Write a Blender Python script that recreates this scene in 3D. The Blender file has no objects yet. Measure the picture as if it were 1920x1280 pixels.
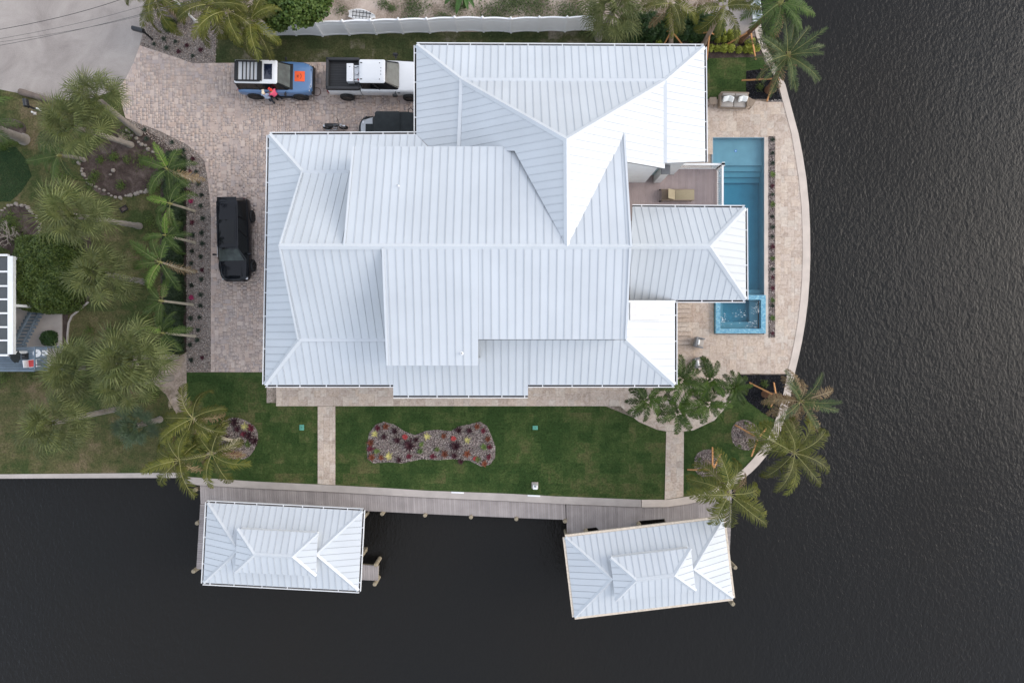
import bpy, bmesh, math, random
import numpy as np
from mathutils import Vector, Matrix
random.seed(11); RNG = np.random.default_rng(5)
scene = bpy.context.scene
COL = scene.collection
R = math.radians

# ------------------------------------------------------------------ camera
H = 42.0; F = 1218.0                      # drone height above the lawn (m) and focal length in photo pixels
cam_d = bpy.data.cameras.new('camera'); cam = bpy.data.objects.new('camera', cam_d); COL.objects.link(cam)
cam_d.sensor_width = 36.0; cam_d.lens = F / 1920 * 36.0
cam_d.clip_start = 0.5; cam_d.clip_end = 2000
cam.location = (0, 0, H); cam.rotation_euler = (0, 0, 0)
scene.camera = cam
# ------------------------------------------------------------------ light: soft low eastern sun through thin cloud
SUN_EL = 32.0
world = bpy.data.worlds.new('World'); scene.world = world; world.use_nodes = True
wn = world.node_tree; wn.nodes.clear()
sky = wn.nodes.new('ShaderNodeTexSky'); sky.sky_type = 'NISHITA'; sky.sun_disc = False
sky.sun_elevation = R(SUN_EL); sky.sun_rotation = R(82); sky.air_density = 1.0; sky.dust_density = 1.5; sky.ozone_density = 1.3
bg = wn.nodes.new('ShaderNodeBackground'); bg.inputs['Strength'].default_value = 0.15
wo = wn.nodes.new('ShaderNodeOutputWorld')
veil = wn.nodes.new('ShaderNodeMix'); veil.data_type = 'RGBA'; veil.inputs[0].default_value = 0.62      # even thin cloud over the clear sky
veil.inputs[7].default_value = (3.35, 3.38, 3.5, 1)
wn.links.new(sky.outputs[0], veil.inputs[6]); wn.links.new(veil.outputs[2], bg.inputs['Color']); wn.links.new(bg.outputs[0], wo.inputs['Surface'])
sun_d = bpy.data.lights.new('sun', 'SUN'); sun = bpy.data.objects.new('sun', sun_d); COL.objects.link(sun)
sun_d.energy = 0.54; sun_d.angle = R(34); sun_d.color = (1.0, 0.93, 0.84)
_sd = Vector((math.cos(R(SUN_EL)) * math.cos(R(8)), math.cos(R(SUN_EL)) * math.sin(R(8)), math.sin(R(SUN_EL))))
sun.rotation_euler = _sd.to_track_quat('Z', 'Y').to_euler(); sun.location = _sd * 80
vs = scene.view_settings
vs.view_transform = 'Standard'; vs.look = 'None'; vs.gamma = 1.0; vs.use_curve_mapping = False; vs.exposure = 1.36

# ------------------------------------------------------------------ helpers
def P(px, py, z=0.0):                     # photo pixel -> world point on the level z it touches
    k = (H - z) / F
    return Vector(((px - 960) * k, (640 - py) * k, z))
def P2(px, py, z=0.0):
    v = P(px, py, z); return (v.x, v.y)
def lin(r, g, b):
    f = lambda c: (c / 255 / 12.92) if c <= 10.3 else ((c / 255 + 0.055) / 1.055) ** 2.4
    return (f(r), f(g), f(b), 1.0)

class NT:
    def __init__(self, name):
        self.m = bpy.data.materials.new(name); self.m.use_nodes = True
        self.t = self.m.node_tree; self.t.nodes.clear()
        self.out = self.n('ShaderNodeOutputMaterial')
    def n(self, typ, **kw):
        nd = self.t.nodes.new(typ)
        for k, v in kw.items(): setattr(nd, k, v)
        return nd
    def l(self, a, b): self.t.links.new(a, b)
    def coord(self): return self.n('ShaderNodeTexCoord').outputs['Object']
    def mapping(self, vec, scale=(1, 1, 1), rot=(0, 0, 0)):
        mp = self.n('ShaderNodeMapping'); mp.inputs['Scale'].default_value = scale; mp.inputs['Rotation'].default_value = rot
        self.l(vec, mp.inputs['Vector']); return mp.outputs[0]
    def noise(self, vec, scale, detail=4, rough=.55, dist=0):
        nz = self.n('ShaderNodeTexNoise'); nz.inputs['Scale'].default_value = scale; nz.inputs['Detail'].default_value = detail
        nz.inputs['Roughness'].default_value = rough; nz.inputs['Distortion'].default_value = dist
        self.l(vec, nz.inputs['Vector']); return nz.outputs['Fac']
    def ramp(self, fac, stops, interp='LINEAR'):
        r = self.n('ShaderNodeValToRGB'); r.color_ramp.interpolation = interp
        el = r.color_ramp.elements
        while len(el) < len(stops): el.new(0.5)
        for e, (p, c) in zip(el, stops): e.position = p; e.color = c
        self.l(fac, r.inputs[0]); return r.outputs[0]
    def mix(self, fac, a, b, mode='MIX'):
        mx = self.n('ShaderNodeMix', data_type='RGBA', blend_type=mode)
        for sock, val in ((mx.inputs[0], fac), (mx.inputs[6], a), (mx.inputs[7], b)):
            if hasattr(val, 'is_output'): self.l(val, sock)
            else: sock.default_value = val
        return mx.outputs[2]
    def math(self, op, a, b=0.0):
        m = self.n('ShaderNodeMath', operation=op)
        for sock, val in ((m.inputs[0], a), (m.inputs[1], b)):
            if hasattr(val, 'is_output'): self.l(val, sock)
            else: sock.default_value = val
        return m.outputs[0]
    def bsdf(self, col, rough=.7, metal=0, spec=.5, bump=None, bstr=.3, bdist=.02, coat=0, sss=None):
        b = self.n('ShaderNodeBsdfPrincipled')
        for key, val in (('Base Color', col), ('Roughness', rough), ('Metallic', metal), ('Specular IOR Level', spec), ('Coat Weight', coat)):
            if hasattr(val, 'is_output'): self.l(val, b.inputs[key])
            else: b.inputs[key].default_value = val
        if bump is not None:
            bp = self.n('ShaderNodeBump'); bp.inputs['Strength'].default_value = bstr; bp.inputs['Distance'].default_value = bdist
            self.l(bump, bp.inputs['Height']); self.l(bp.outputs[0], b.inputs['Normal'])
        self.l(b.outputs[0], self.out.inputs['Surface'])
        return b
def sc(c, k): return (min(1, c[0] * k), min(1, c[1] * k), min(1, c[2] * k), 1)

def mat(name, c, rough=.6, var=.15, scale=4., bump=0., bscale=40., metal=0., spec=.5, objrand=0., coat=0., attr=None):
    """plain painted / weathered surface: noise-varied colour, optional relief, optional per-object brightness"""
    n = NT(name); v = n.coord()
    f = n.noise(v, scale, 5)
    col = n.ramp(f, [(.3, sc(c, 1 - var)), (.7, sc(c, 1 + var))])
    if objrand:
        oi = n.n('ShaderNodeObjectInfo').outputs['Random']
        g = n.n('ShaderNodeMapRange'); g.inputs[3].default_value = 1 - objrand; g.inputs[4].default_value = 1 + objrand
        n.l(oi, g.inputs[0]); h = n.n('ShaderNodeHueSaturation'); n.l(g.outputs[0], h.inputs['Value']); n.l(col, h.inputs['Color']); col = h.outputs[0]
    if attr:
        a = n.n('ShaderNodeAttribute'); a.attribute_name = 'rnd'
        col = n.mix(1.0, col, n.ramp(a.outputs['Fac'], attr), 'MULTIPLY')
    bm = n.noise(v, bscale, 3) if bump else None
    n.bsdf(col, rough, metal, spec, bm, bump, .02, coat)
    return n.m

def palette_mat(name, stops, by='attr', rough=.8, nscale=25., nvar=.18, bump=.3, bscale=60., interp='CONSTANT', vein=False):
    n = NT(name); v = n.coord()
    src = n.n('ShaderNodeObjectInfo').outputs['Random'] if by == 'obj' else None
    if src is None:
        a = n.n('ShaderNodeAttribute'); a.attribute_name = 'rnd'; src = a.outputs['Fac']
    col = n.ramp(src, stops, interp)
    geo = n.n('ShaderNodeNewGeometry').outputs['Position']
    f = n.noise(geo, nscale, 4)
    col = n.mix(1.0, col, n.ramp(f, [(.25, (1 - nvar,) * 3 + (1,)), (.75, (1 + nvar,) * 3 + (1,))]), 'MULTIPLY')
    if vein:
        f2 = n.noise(geo, 1.6, 6, .65, 1.2)
        col = n.mix(n.math('MULTIPLY', f2, .85), col, n.ramp(n.noise(geo, 3.2, 6, .7, 2.0), [(.36, lin(140, 124, 116)), (.5, lin(192, 176, 164)), (.66, lin(218, 208, 199))]))
    n.bsdf(col, rough, 0, .3, n.noise(geo, bscale, 3), bump, .01)
    return n.m

class MB:
    def __init__(s): s.v = []; s.f = []; s.m = []; s.k = 0
    def face(s, idx): s.f.append(tuple(idx)); s.m.append(s.k)
    def add(s, pts): i = len(s.v); s.v.extend([tuple(p) for p in pts]); return i
    def poly(s, pts): i = s.add(pts); s.face(range(i, i + len(pts)))
    def box(s, c, d, rz=0., rot=None):
        M = rot if rot is not None else Matrix.Rotation(rz, 3, 'Z')
        c = Vector(c); i = s.add([c + M @ Vector((x * d[0] / 2, y * d[1] / 2, z * d[2] / 2)) for z in (-1, 1) for y in (-1, 1) for x in (-1, 1)])
        for q in ((0, 2, 3, 1), (4, 5, 7, 6), (0, 1, 5, 4), (2, 6, 7, 3), (0, 4, 6, 2), (1, 3, 7, 5)): s.face([i + a for a in q])
        return s
    def beam(s, a, b, w, h, up=(0, 0, 1)):
        a = Vector(a); b = Vector(b); d = (b - a); L = d.length; x = d.normalized(); y = Vector(up).cross(x)
        if y.length < 1e-4: y = Vector((1, 0, 0)).cross(x)
        y.normalize(); z = x.cross(y)
        M = Matrix((x, y, z)).transposed()
        return s.box((a + b) / 2, (L, w, h), rot=M)
    def prism(s, pts, z0, z1):
        if area2(pts) < 0: pts = pts[::-1]
        n = len(pts); i = s.add([(p[0], p[1], z0) for p in pts]); j = s.add([(p[0], p[1], z1) for p in pts])
        s.face(range(j, j + n)); s.face(range(i + n - 1, i - 1, -1))
        for k in range(n): s.face((i + k, i + (k + 1) % n, j + (k + 1) % n, j + k))
        return s
    def loft(s, rings, caps=True, closed=True):
        n = len(rings[0]); ids = [s.add(r) for r in rings]
        for a, b in zip(ids, ids[1:]):
            for k in range(n if closed else n - 1): s.face((a + k, a + (k + 1) % n, b + (k + 1) % n, b + k))
        if caps:
            s.face([ids[0] + k for k in range(n - 1, -1, -1)]); s.face([ids[-1] + k for k in range(n)])
        return s
    def tube(s, path, rad, n=8, caps=True):
        path = [Vector(p) for p in path]; rings = []
        if not hasattr(rad, '__len__'): rad = [rad] * len(path)
        for i, p in enumerate(path):
            d = (path[min(i + 1, len(path) - 1)] - path[max(i - 1, 0)]).normalized()
            a = d.cross(Vector((0, 0, 1)) if abs(d.z) < .9 else Vector((1, 0, 0))).normalized(); b = d.cross(a)
            rings.append([p + (a * math.cos(t) + b * math.sin(t)) * rad[i] for t in [2 * math.pi * k / n for k in range(n)]])
        return s.loft(rings, caps)
    def lathe(s, prof, n=16, o=(0, 0, 0), axis='Z', ring=False):
        if ring: prof = list(prof) + [prof[0]]
        rings = []
        for r, h in prof:
            ring_ = []
            for k in range(n):
                t = 2 * math.pi * k / n; x, y = r * math.cos(t), r * math.sin(t)
                p = (x, y, h) if axis == 'Z' else (x, h, -y)
                ring_.append((p[0] + o[0], p[1] + o[1], p[2] + o[2]))
            rings.append(ring_)
        return s.loft(rings, not ring)
    def ball(s, c, r, n=10, m=6, scale=(1, 1, 1)):
        rings = []
        for j in range(m + 1):
            ph = -math.pi / 2 + math.pi * (j + .001 if j == 0 else (j - .001 if j == m else j)) / m
            rings.append([(c[0] + r * scale[0] * math.cos(ph) * math.cos(2 * math.pi * k / n), c[1] + r * scale[1] * math.cos(ph) * math.sin(2 * math.pi * k / n), c[2] + r * scale[2] * math.sin(ph)) for k in range(n)])
        return s.loft(rings)
    def rbox(s, c, d, r=.04, rz=0., seg=2, tilt=0.):
        bm = bmesh.new(); bmesh.ops.create_cube(bm, size=1)
        for v in bm.verts: v.co = Vector((v.co.x * d[0], v.co.y * d[1], v.co.z * d[2]))
        bmesh.ops.bevel(bm, geom=bm.edges[:], offset=min(r, min(d) * .49), segments=seg, affect='EDGES', profile=.5)
        M = Matrix.Rotation(rz, 3, 'Z') @ Matrix.Rotation(tilt, 3, 'Y')
        i = s.add([Vector(c) + M @ v.co for v in bm.verts]); bm.verts.index_update()
        for f in bm.faces: s.face([i + v.index for v in f.verts])
        bm.free(); return s
    def build(s, name, mats, parent=None, smooth=None, loc=None):
        me = bpy.data.meshes.new(name); me.from_pydata(s.v, [], s.f)
        if not isinstance(mats, (list, tuple)): mats = [mats]
        for m in mats: me.materials.append(m)
        if len(mats) > 1: me.polygons.foreach_set('material_index', s.m)
        if smooth is not None:
            me.polygons.foreach_set('use_smooth', [True] * len(s.f)); me.set_sharp_from_angle(angle=R(smooth))
        me.update()
        return link(name, me, parent, loc)
def area2(p): return sum(p[i][0] * p[(i + 1) % len(p)][1] - p[(i + 1) % len(p)][0] * p[i][1] for i in range(len(p))) / 2
def link(name, me, parent=None, loc=None):
    o = bpy.data.objects.new(name, me); COL.objects.link(o)
    if parent is not None: o.parent = parent
    if loc is not None: o.location = loc
    return o
def tag(o, label=None, cat=None, group=None, kind=None):
    if label: o['label'] = label
    if cat: o['category'] = cat
    if group: o['group'] = group
    if kind: o['kind'] = kind
    return o
def thing(name, label, cat, loc=(0, 0, 0), rz=0., group=None):
    o = bpy.data.objects.new(name, None); o.empty_display_size = .2; COL.objects.link(o)
    o.location = loc; o.rotation_euler = (0, 0, rz); return tag(o, label, cat, group)
def dup(o, parent=None, loc=None, rz=None, scale=None, label=None, group=None):
    c = o.copy(); COL.objects.link(c)
    if parent is not None: c.parent = parent
    if loc is not None: c.location = loc
    if rz is not None: c.rotation_euler = (0, 0, rz)
    if scale is not None: c.scale = (scale,) * 3
    if label: c['label'] = label
    if group: c['group'] = group
    for ch in o.children: dup(ch, c)
    return c
def mesh_np(name, V, Fc, rnd=None, mats=None, smooth=False):
    """fast mesh from arrays; Fc (M,k); rnd per-face value stored as 'rnd'"""
    me = bpy.data.meshes.new(name); k = Fc.shape[1]
    me.vertices.add(len(V)); me.vertices.foreach_set('co', V.astype(np.float32).ravel())
    me.loops.add(Fc.size); me.loops.foreach_set('vertex_index', Fc.astype(np.int32).ravel())
    me.polygons.add(len(Fc)); me.polygons.foreach_set('loop_start', np.arange(0, Fc.size, k, dtype=np.int32)); me.polygons.foreach_set('loop_total', np.full(len(Fc), k, dtype=np.int32))
    if rnd is not None:
        a = me.attributes.new('rnd', 'FLOAT', 'FACE'); a.data.foreach_set('value', rnd.astype(np.float32))
    me.update(calc_edges=True)
    for m in (mats or []): me.materials.append(m)
    return me
def inpoly(poly, x, y):
    ins = np.zeros(len(x), bool); n = len(poly)
    for i in range(n):
        x1, y1 = poly[i]; x2, y2 = poly[(i + 1) % n]
        if y1 == y2: continue
        c = ((y1 > y) != (y2 > y)) & (x < (x2 - x1) * (y - y1) / (y2 - y1) + x1); ins ^= c
    return ins
def scatter(poly, n, rng=RNG):
    a = np.array(poly); lo = a.min(0); hi = a.max(0); xs = []; tot = 0
    while tot < n:
        q = rng.uniform(lo, hi, (n * 2, 2)); q = q[inpoly(poly, q[:, 0], q[:, 1])]; xs.append(q); tot += len(q)
        if len(q) == 0: break
    return np.concatenate(xs)[:n]
def px(pts, z=0.): return [P2(a, b, z) for a, b in pts]
def rand_rot(n, rng=RNG):
    q = rng.normal(size=(n, 4)); q /= np.linalg.norm(q, axis=1)[:, None]; w, x, y, z = q.T
    return np.stack([np.stack([1 - 2 * (y * y + z * z), 2 * (x * y - z * w), 2 * (x * z + y * w)], 1), np.stack([2 * (x * y + z * w), 1 - 2 * (x * x + z * z), 2 * (y * z - x * w)], 1), np.stack([2 * (x * z - y * w), 2 * (y * z + x * w), 1 - 2 * (x * x + y * y)], 1)], 1)
OCT_V = np.array([(1, 0, 0), (-1, 0, 0), (0, 1, 0), (0, -1, 0), (0, 0, 1), (0, 0, -1)], float)
OCT_F = np.array([(0, 2, 4), (2, 1, 4), (1, 3, 4), (3, 0, 4), (2, 0, 5), (1, 2, 5), (3, 1, 5), (0, 3, 5)])
def stones(name, poly, per_m2, size, z, mats, parent=None):
    n = int(abs(area2(poly)) * per_m2); p = scatter(poly, n); n = len(p)
    s = RNG.uniform(.6, 1.25, (n, 1, 3)) * size; s[:, :, 2] *= .7
    V = np.einsum('nij,nkj->nki', rand_rot(n), OCT_V[None] * s)
    V[:, :, 0] += p[:, None, 0]; V[:, :, 1] += p[:, None, 1]; V[:, :, 2] += z + RNG.uniform(0, size * .8, (n, 1))
    Fc = (OCT_F[None] + (np.arange(n) * 6)[:, None, None]).reshape(-1, 3)
    o = link(name, mesh_np(name, V.reshape(-1, 3), Fc, np.repeat(RNG.random(n), 8), mats), parent)
    return tag(o, kind='stuff')
def blades(name, poly, per_m2, h, z, m, parent=None, w=.012):
    n = int(abs(area2(poly)) * per_m2); p = scatter(poly, n); n = len(p)
    a = RNG.uniform(0, 2 * np.pi, n); hh = RNG.uniform(.5, 1.2, n) * h; ln = RNG.uniform(.2, 1.1, n) * h; b = RNG.uniform(0, 2 * np.pi, n)
    V = np.zeros((n, 3, 3)); V[:, 0, 0] = p[:, 0] + np.cos(a) * w; V[:, 0, 1] = p[:, 1] + np.sin(a) * w; V[:, 1, 0] = p[:, 0] - np.cos(a) * w; V[:, 1, 1] = p[:, 1] - np.sin(a) * w
    V[:, 2, 0] = p[:, 0] + np.cos(b) * ln; V[:, 2, 1] = p[:, 1] + np.sin(b) * ln; V[:, :2, 2] = z - .004; V[:, 2, 2] = z + hh
    o = link(name, mesh_np(name, V.reshape(-1, 3), np.arange(n * 3).reshape(-1, 3), RNG.random(n), [m]), parent)
    return tag(o, kind='stuff')
def leaves(pts, size, up=.6, asp=.5):
    """rhombic leaves at pts, facing roughly outward/up; returns V, F, rnd"""
    n = len(pts); d = RNG.normal(size=(n, 3)); d[:, 2] *= .5; d /= np.linalg.norm(d, axis=1)[:, None]
    nn = RNG.normal(size=(n, 3)) * (1 - up); nn[:, 2] += up; s = np.cross(d, nn); s /= np.linalg.norm(s, axis=1)[:, None] + 1e-6
    L = RNG.uniform(.6, 1.3, (n, 1)) * size
    V = np.stack([pts - d * L / 2, pts + s * L * asp / 2, pts + d * L / 2, pts - s * L * asp / 2], 1)
    return V.reshape(-1, 3), np.arange(n * 4).reshape(-1, 4), RNG.random(n)
def leaf_obj(name, pts, size, m, parent=None, up=.6, asp=.5):
    V, Fc, r = leaves(np.asarray(pts, float), size, up, asp)
    return link(name, mesh_np(name, V, Fc, r, [m]), parent)
# ------------------------------------------------------------------ materials
M = {}
W1 = lambda k: (k, k, k, 1)
M['roof'] = mat('roof_white_metal', (.535, .562, .583, 1), .4, .05, .35, spec=.35, metal=.06, objrand=.02)
M['roof_cap'] = mat('roof_cap_metal', (.565, .59, .61, 1), .4, .03, 1., spec=.35, metal=.05)
M['underlay'] = mat('roof_underlay', (.17, .175, .18, 1), .8)
M['gutter_in'] = mat('gutter_shaded_inside', (.035, .028, .028, 1), .7)  # shade inside the gutter trough, painted as a dark floor colour
M['white'] = mat('white_paint', (.78, .78, .77, 1), .5, .04, 3)
M['wall'] = mat('white_siding', (.72, .73, .73, 1), .7, .05, 2, .1, 20)
M['glass'] = mat('window_glass', (.02, .03, .035, 1), .06, .1, 2, spec=.8)
M['blueglass'] = mat('pale_blue_glass', (.42, .58, .62, 1), .15, .05, 2)
M['concrete'] = mat('cast_concrete', lin(196, 183, 171), .85, .1, 1.2, .25, 60)
M['concrete2'] = mat('grey_concrete', lin(172, 163, 156), .85, .14, .9, .25, 50)
M['black'] = mat('black_plastic', (.012, .012, .013, 1), .5, .2)
M['rubber'] = mat('tyre_rubber', (.018, .018, .018, 1), .85, .2, 10)
M['chrome'] = mat('brushed_metal', (.55, .55, .56, 1), .3, .05, 4, metal=1)
M['wood'] = mat('lumber', lin(196, 142, 92), .75, .2, 6, .2, 30)
M['oldwood'] = mat('weathered_pile', lin(150, 138, 116), .9, .3, 8, .4, 30)
M['beige'] = mat('beige_cushion', lin(166, 158, 150), .9, .06, 8)
M['taupe'] = mat('taupe_wicker', lin(142, 126, 110), .85, .15, 20, .3, 60)
M['sand'] = mat('sand_mesh_fabric', lin(160, 148, 122), .9, .06, 12)
M['pillow'] = mat('white_pillow', lin(236, 236, 232), .9, .04, 6)
M['rock'] = mat('coral_rock', lin(196, 184, 172), .95, .25, 6, .6, 20, attr=[(0, W1(.45)), (1, W1(1.1))])
M['steel'] = mat('grey_steel', lin(120, 122, 125), .5, .1)

def sod_mat(name, dark, light, dry, bw=.9, patch=.22):
    n = NT(name); geo = n.n('ShaderNodeNewGeometry').outputs['Position']
    br = n.n('ShaderNodeTexBrick'); br.inputs['Scale'].default_value = 1; br.inputs['Mortar Size'].default_value = 0; br.inputs['Brick Width'].default_value = bw; br.inputs['Row Height'].default_value = .62
    br.inputs['Color1'].default_value = W1(0); br.inputs['Color2'].default_value = W1(1); br.inputs['Bias'].default_value = -.15
    wv = n.n('ShaderNodeMix', data_type='VECTOR'); wv.inputs[0].default_value = .05
    nc = n.n('ShaderNodeTexNoise'); nc.inputs['Scale'].default_value = 3; n.l(geo, nc.inputs['Vector'])
    n.l(geo, wv.inputs[4]); n.l(nc.outputs['Color'], wv.inputs[5]); n.l(wv.outputs[1], br.inputs['Vector'])
    big = n.noise(geo, .28, 4, .6); 
    bw_ = n.n('ShaderNodeRGBToBW'); n.l(br.outputs['Color'], bw_.inputs[0])
    f = n.math('ADD', n.math('MULTIPLY', bw_.outputs[0], patch), n.math('MULTIPLY', big, 1.0))
    f = n.math('SUBTRACT', f, patch * .5)
    f = n.math('ADD', f, n.math('MULTIPLY', n.math('SUBTRACT', n.noise(geo, 1.7, 5, .7), .5), .6))
    col = n.ramp(f, [(.36, dark), (.54, light), (.74, dry)])
    fine = n.noise(geo, 9, 6, .75)
    col = n.mix(1., col, n.ramp(fine, [(.3, W1(.5)), (.7, W1(1.55))]), 'MULTIPLY')
    a = n.n('ShaderNodeAttribute'); a.attribute_name = 'rnd'
    col = n.mix(.5, col, n.mix(1., col, n.ramp(a.outputs['Fac'], [(0, W1(.75)), (1, W1(1.35))]), 'MULTIPLY'))
    n.bsdf(col, .9, 0, .15, n.noise(geo, 45, 4), .8, .03)
    return n.m
M['lawn'] = sod_mat('new_sod', (.036, .069, .018, 1), (.064, .098, .028, 1), (.13, .125, .052, 1))
M['lawn_n'] = sod_mat('side_yard_grass', (.045, .06, .023, 1), (.08, .085, .036, 1), (.22, .19, .15, 1), patch=.15)
M['lawn_w'] = sod_mat('patchy_grass', (.055, .075, .024, 1), (.11, .104, .044, 1), (.19, .145, .085, 1), patch=.1)
M['lawn_dark'] = sod_mat('dark_grass', (.016, .036, .012, 1), (.026, .048, .017, 1), (.05, .06, .03, 1), patch=.05)

def ground_mat(name, stops, scale=.6, fine=9, bump=.5):
    n = NT(name); g = n.n('ShaderNodeNewGeometry').outputs['Position']
    f = n.math('ADD', n.math('MULTIPLY', n.noise(g, scale, 6, .65, .6), .7), n.math('MULTIPLY', n.noise(g, fine, 5, .7), .3))
    n.bsdf(n.ramp(f, stops), .95, 0, .2, n.noise(g, 30, 4, .7), bump, .04); return n.m
M['dirt'] = ground_mat('sandy_lot', [(.3, lin(84, 78, 62)), (.42, lin(132, 118, 104)), (.55, lin(176, 160, 148)), (.72, lin(198, 184, 172))])
M['mulch'] = ground_mat('dark_mulch', [(.3, lin(44, 37, 35)), (.5, lin(76, 64, 60)), (.7, lin(116, 104, 98))], 1.5, 14, .9)
M['road'] = ground_mat('old_concrete_road', [(.28, lin(124, 116, 112)), (.5, lin(154, 146, 140)), (.7, lin(174, 166, 159))], .35, 16, .15)
M['gravel_base'] = ground_mat('gravel_bed', [(.3, lin(104, 96, 90)), (.5, lin(140, 130, 122)), (.7, lin(168, 158, 150))], 8, 25, .8)
M['black_base'] = ground_mat('black_gravel_bed', [(.3, lin(22, 22, 24)), (.7, lin(48, 48, 52))], 8, 25, .8)
M['stone'] = palette_mat('river_pebbles', [(0, lin(100, 90, 84)), (.2, lin(160, 148, 140)), (.4, lin(180, 168, 158)), (.6, lin(136, 122, 116)), (.75, lin(204, 192, 182)), (.9, lin(166, 142, 126))], 'attr')
M['stone_b'] = palette_mat('black_lava_stones', [(0, lin(20, 20, 22)), (.5, lin(40, 40, 44)), (.8, lin(70, 70, 76))], 'attr')
M['stone_m'] = palette_mat('mixed_pebbles', [(0, lin(56, 44, 46)), (.25, lin(128, 110, 108)), (.45, lin(90, 74, 76)), (.65, lin(170, 152, 148)), (.85, lin(214, 200, 194))], 'attr')
PAV_ = [(0, lin(176, 158, 146)), (.12, lin(168, 150, 140)), (.24, lin(186, 170, 158)), (.36, lin(172, 158, 150)), (.46, lin(160, 148, 143)), (.56, lin(184, 164, 149)), (.66, lin(154, 145, 143)), (.76, lin(194, 178, 166)), (.86, lin(146, 133, 127)), (.94, lin(176, 153, 138))]
_pm = lin(188, 169, 158); PAV = [(p, tuple(c[i] * .58 + _pm[i] * .5 for i in range(3)) + (1,)) for p, c in PAV_]
M['paver'] = palette_mat('travertine_paver', PAV, 'obj'); M['paver_s'] = palette_mat('travertine_paver_field', PAV, 'attr')
M['joint'] = mat('sand_joint', lin(158, 143, 132), .95, .15, 3)
SLB = [(0, lin(192, 172, 151)), (.2, lin(186, 168, 151)), (.4, lin(198, 183, 165)), (.55, lin(178, 158, 139)), (.7, lin(190, 177, 161)), (.86, lin(168, 150, 133)), (.93, lin(198, 180, 159))]
M['slab'] = palette_mat('travertine_slab', SLB, 'obj', .7, 8, .1, .15, 40, vein=True); M['slab_s'] = palette_mat('travertine_slab_field', SLB, 'attr', .7, 8, .1, .15, 40, vein=True)
M['plank'] = mat('mauve_composite_deck', lin(158, 149, 145), .7, .12, 1.2, .1, 40, attr=[(0, W1(.84)), (1, W1(1.08))])
M['plank2'] = mat('brown_composite_deck', lin(160, 145, 143), .65, .08, 2, .1, 40, attr=[(0, W1(.93)), (1, W1(1.05))])

def water_mat():
    n = NT('canal_water'); g = n.n('ShaderNodeNewGeometry').outputs['Position']
    a = n.noise(n.mapping(g, (1.0, .62, 1), (0, 0, R(-32))), 5.4, 4, .6, .5)
    b = n.noise(n.mapping(g, (1, .7, 1), (0, 0, R(20))), 1.7, 2, .5, .3)
    c = n.noise(g, .06, 3, .5)
    hgt = n.math('ADD', n.math('MULTIPLY', a, 1.), n.math('MULTIPLY', b, .7))
    amp = n.n('ShaderNodeMapRange'); amp.inputs[1].default_value = .3; amp.inputs[2].default_value = .7; amp.inputs[3].default_value = .65; amp.inputs[4].default_value = 1.25; n.l(c, amp.inputs[0])
    hgt = n.math('MULTIPLY', hgt, amp.outputs[0])
    col = n.ramp(n.noise(g, .045, 2), [(.35, (.0112, .0112, .0108, 1)), (.65, (.0128, .0116, .0100, 1))])
    bs = n.bsdf(col, .09, 0, .3, hgt, .68, .065); bs.inputs['IOR'].default_value = 1.33
    return n.m
M['water'] = water_mat()
def pool_mats():
    n = NT('pool_water'); g = n.n('ShaderNodeNewGeometry').outputs['Position']
    tr = n.n('ShaderNodeBsdfTransparent'); tr.inputs[0].default_value = (.9, .97, .98, 1)
    gl = n.n('ShaderNodeBsdfGlossy'); gl.inputs['Roughness'].default_value = .05
    fr = n.n('ShaderNodeFresnel'); fr.inputs[0].default_value = 1.33
    bp = n.n('ShaderNodeBump'); bp.inputs['Strength'].default_value = .35; bp.inputs['Distance'].default_value = .05; n.l(n.noise(g, 3.5, 3), bp.inputs['Height'])
    n.l(bp.outputs[0], gl.inputs['Normal']); n.l(bp.outputs[0], fr.inputs['Normal'])
    mx = n.n('ShaderNodeMixShader'); mx.inputs[0].default_value = .035; n.l(tr.outputs[0], mx.inputs[1]); n.l(gl.outputs[0], mx.inputs[2]); n.l(mx.outputs[0], n.out.inputs['Surface'])
    va = n.n('ShaderNodeVolumeAbsorption'); va.inputs['Color'].default_value = (.04, .74, .87, 1); va.inputs['Density'].default_value = .75; n.l(va.outputs[0], n.out.inputs['Volume'])
    return n.m
M['poolwater'] = pool_mats()
M['plaster'] = mat('blue_grey_plaster', lin(136, 156, 166), .8, .08, 1.5, .1, 30)
def mosaic():
    n = NT('blue_mosaic'); g = n.n('ShaderNodeNewGeometry').outputs['Position']
    br = n.n('ShaderNodeTexVoronoi'); br.inputs['Scale'].default_value = 9; n.l(n.mapping(g, (1, 1.8, 1), (0, 0, R(35))), br.inputs['Vector'])
    bw = n.n('ShaderNodeRGBToBW'); n.l(br.outputs['Color'], bw.inputs[0])
    n.bsdf(n.ramp(bw.outputs[0], [(.2, lin(88, 144, 172)), (.45, lin(102, 156, 178)), (.7, lin(118, 170, 188)), (.9, lin(140, 186, 198))]), .2, 0, .6); return n.m
M['mosaic'] = mosaic()

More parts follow.
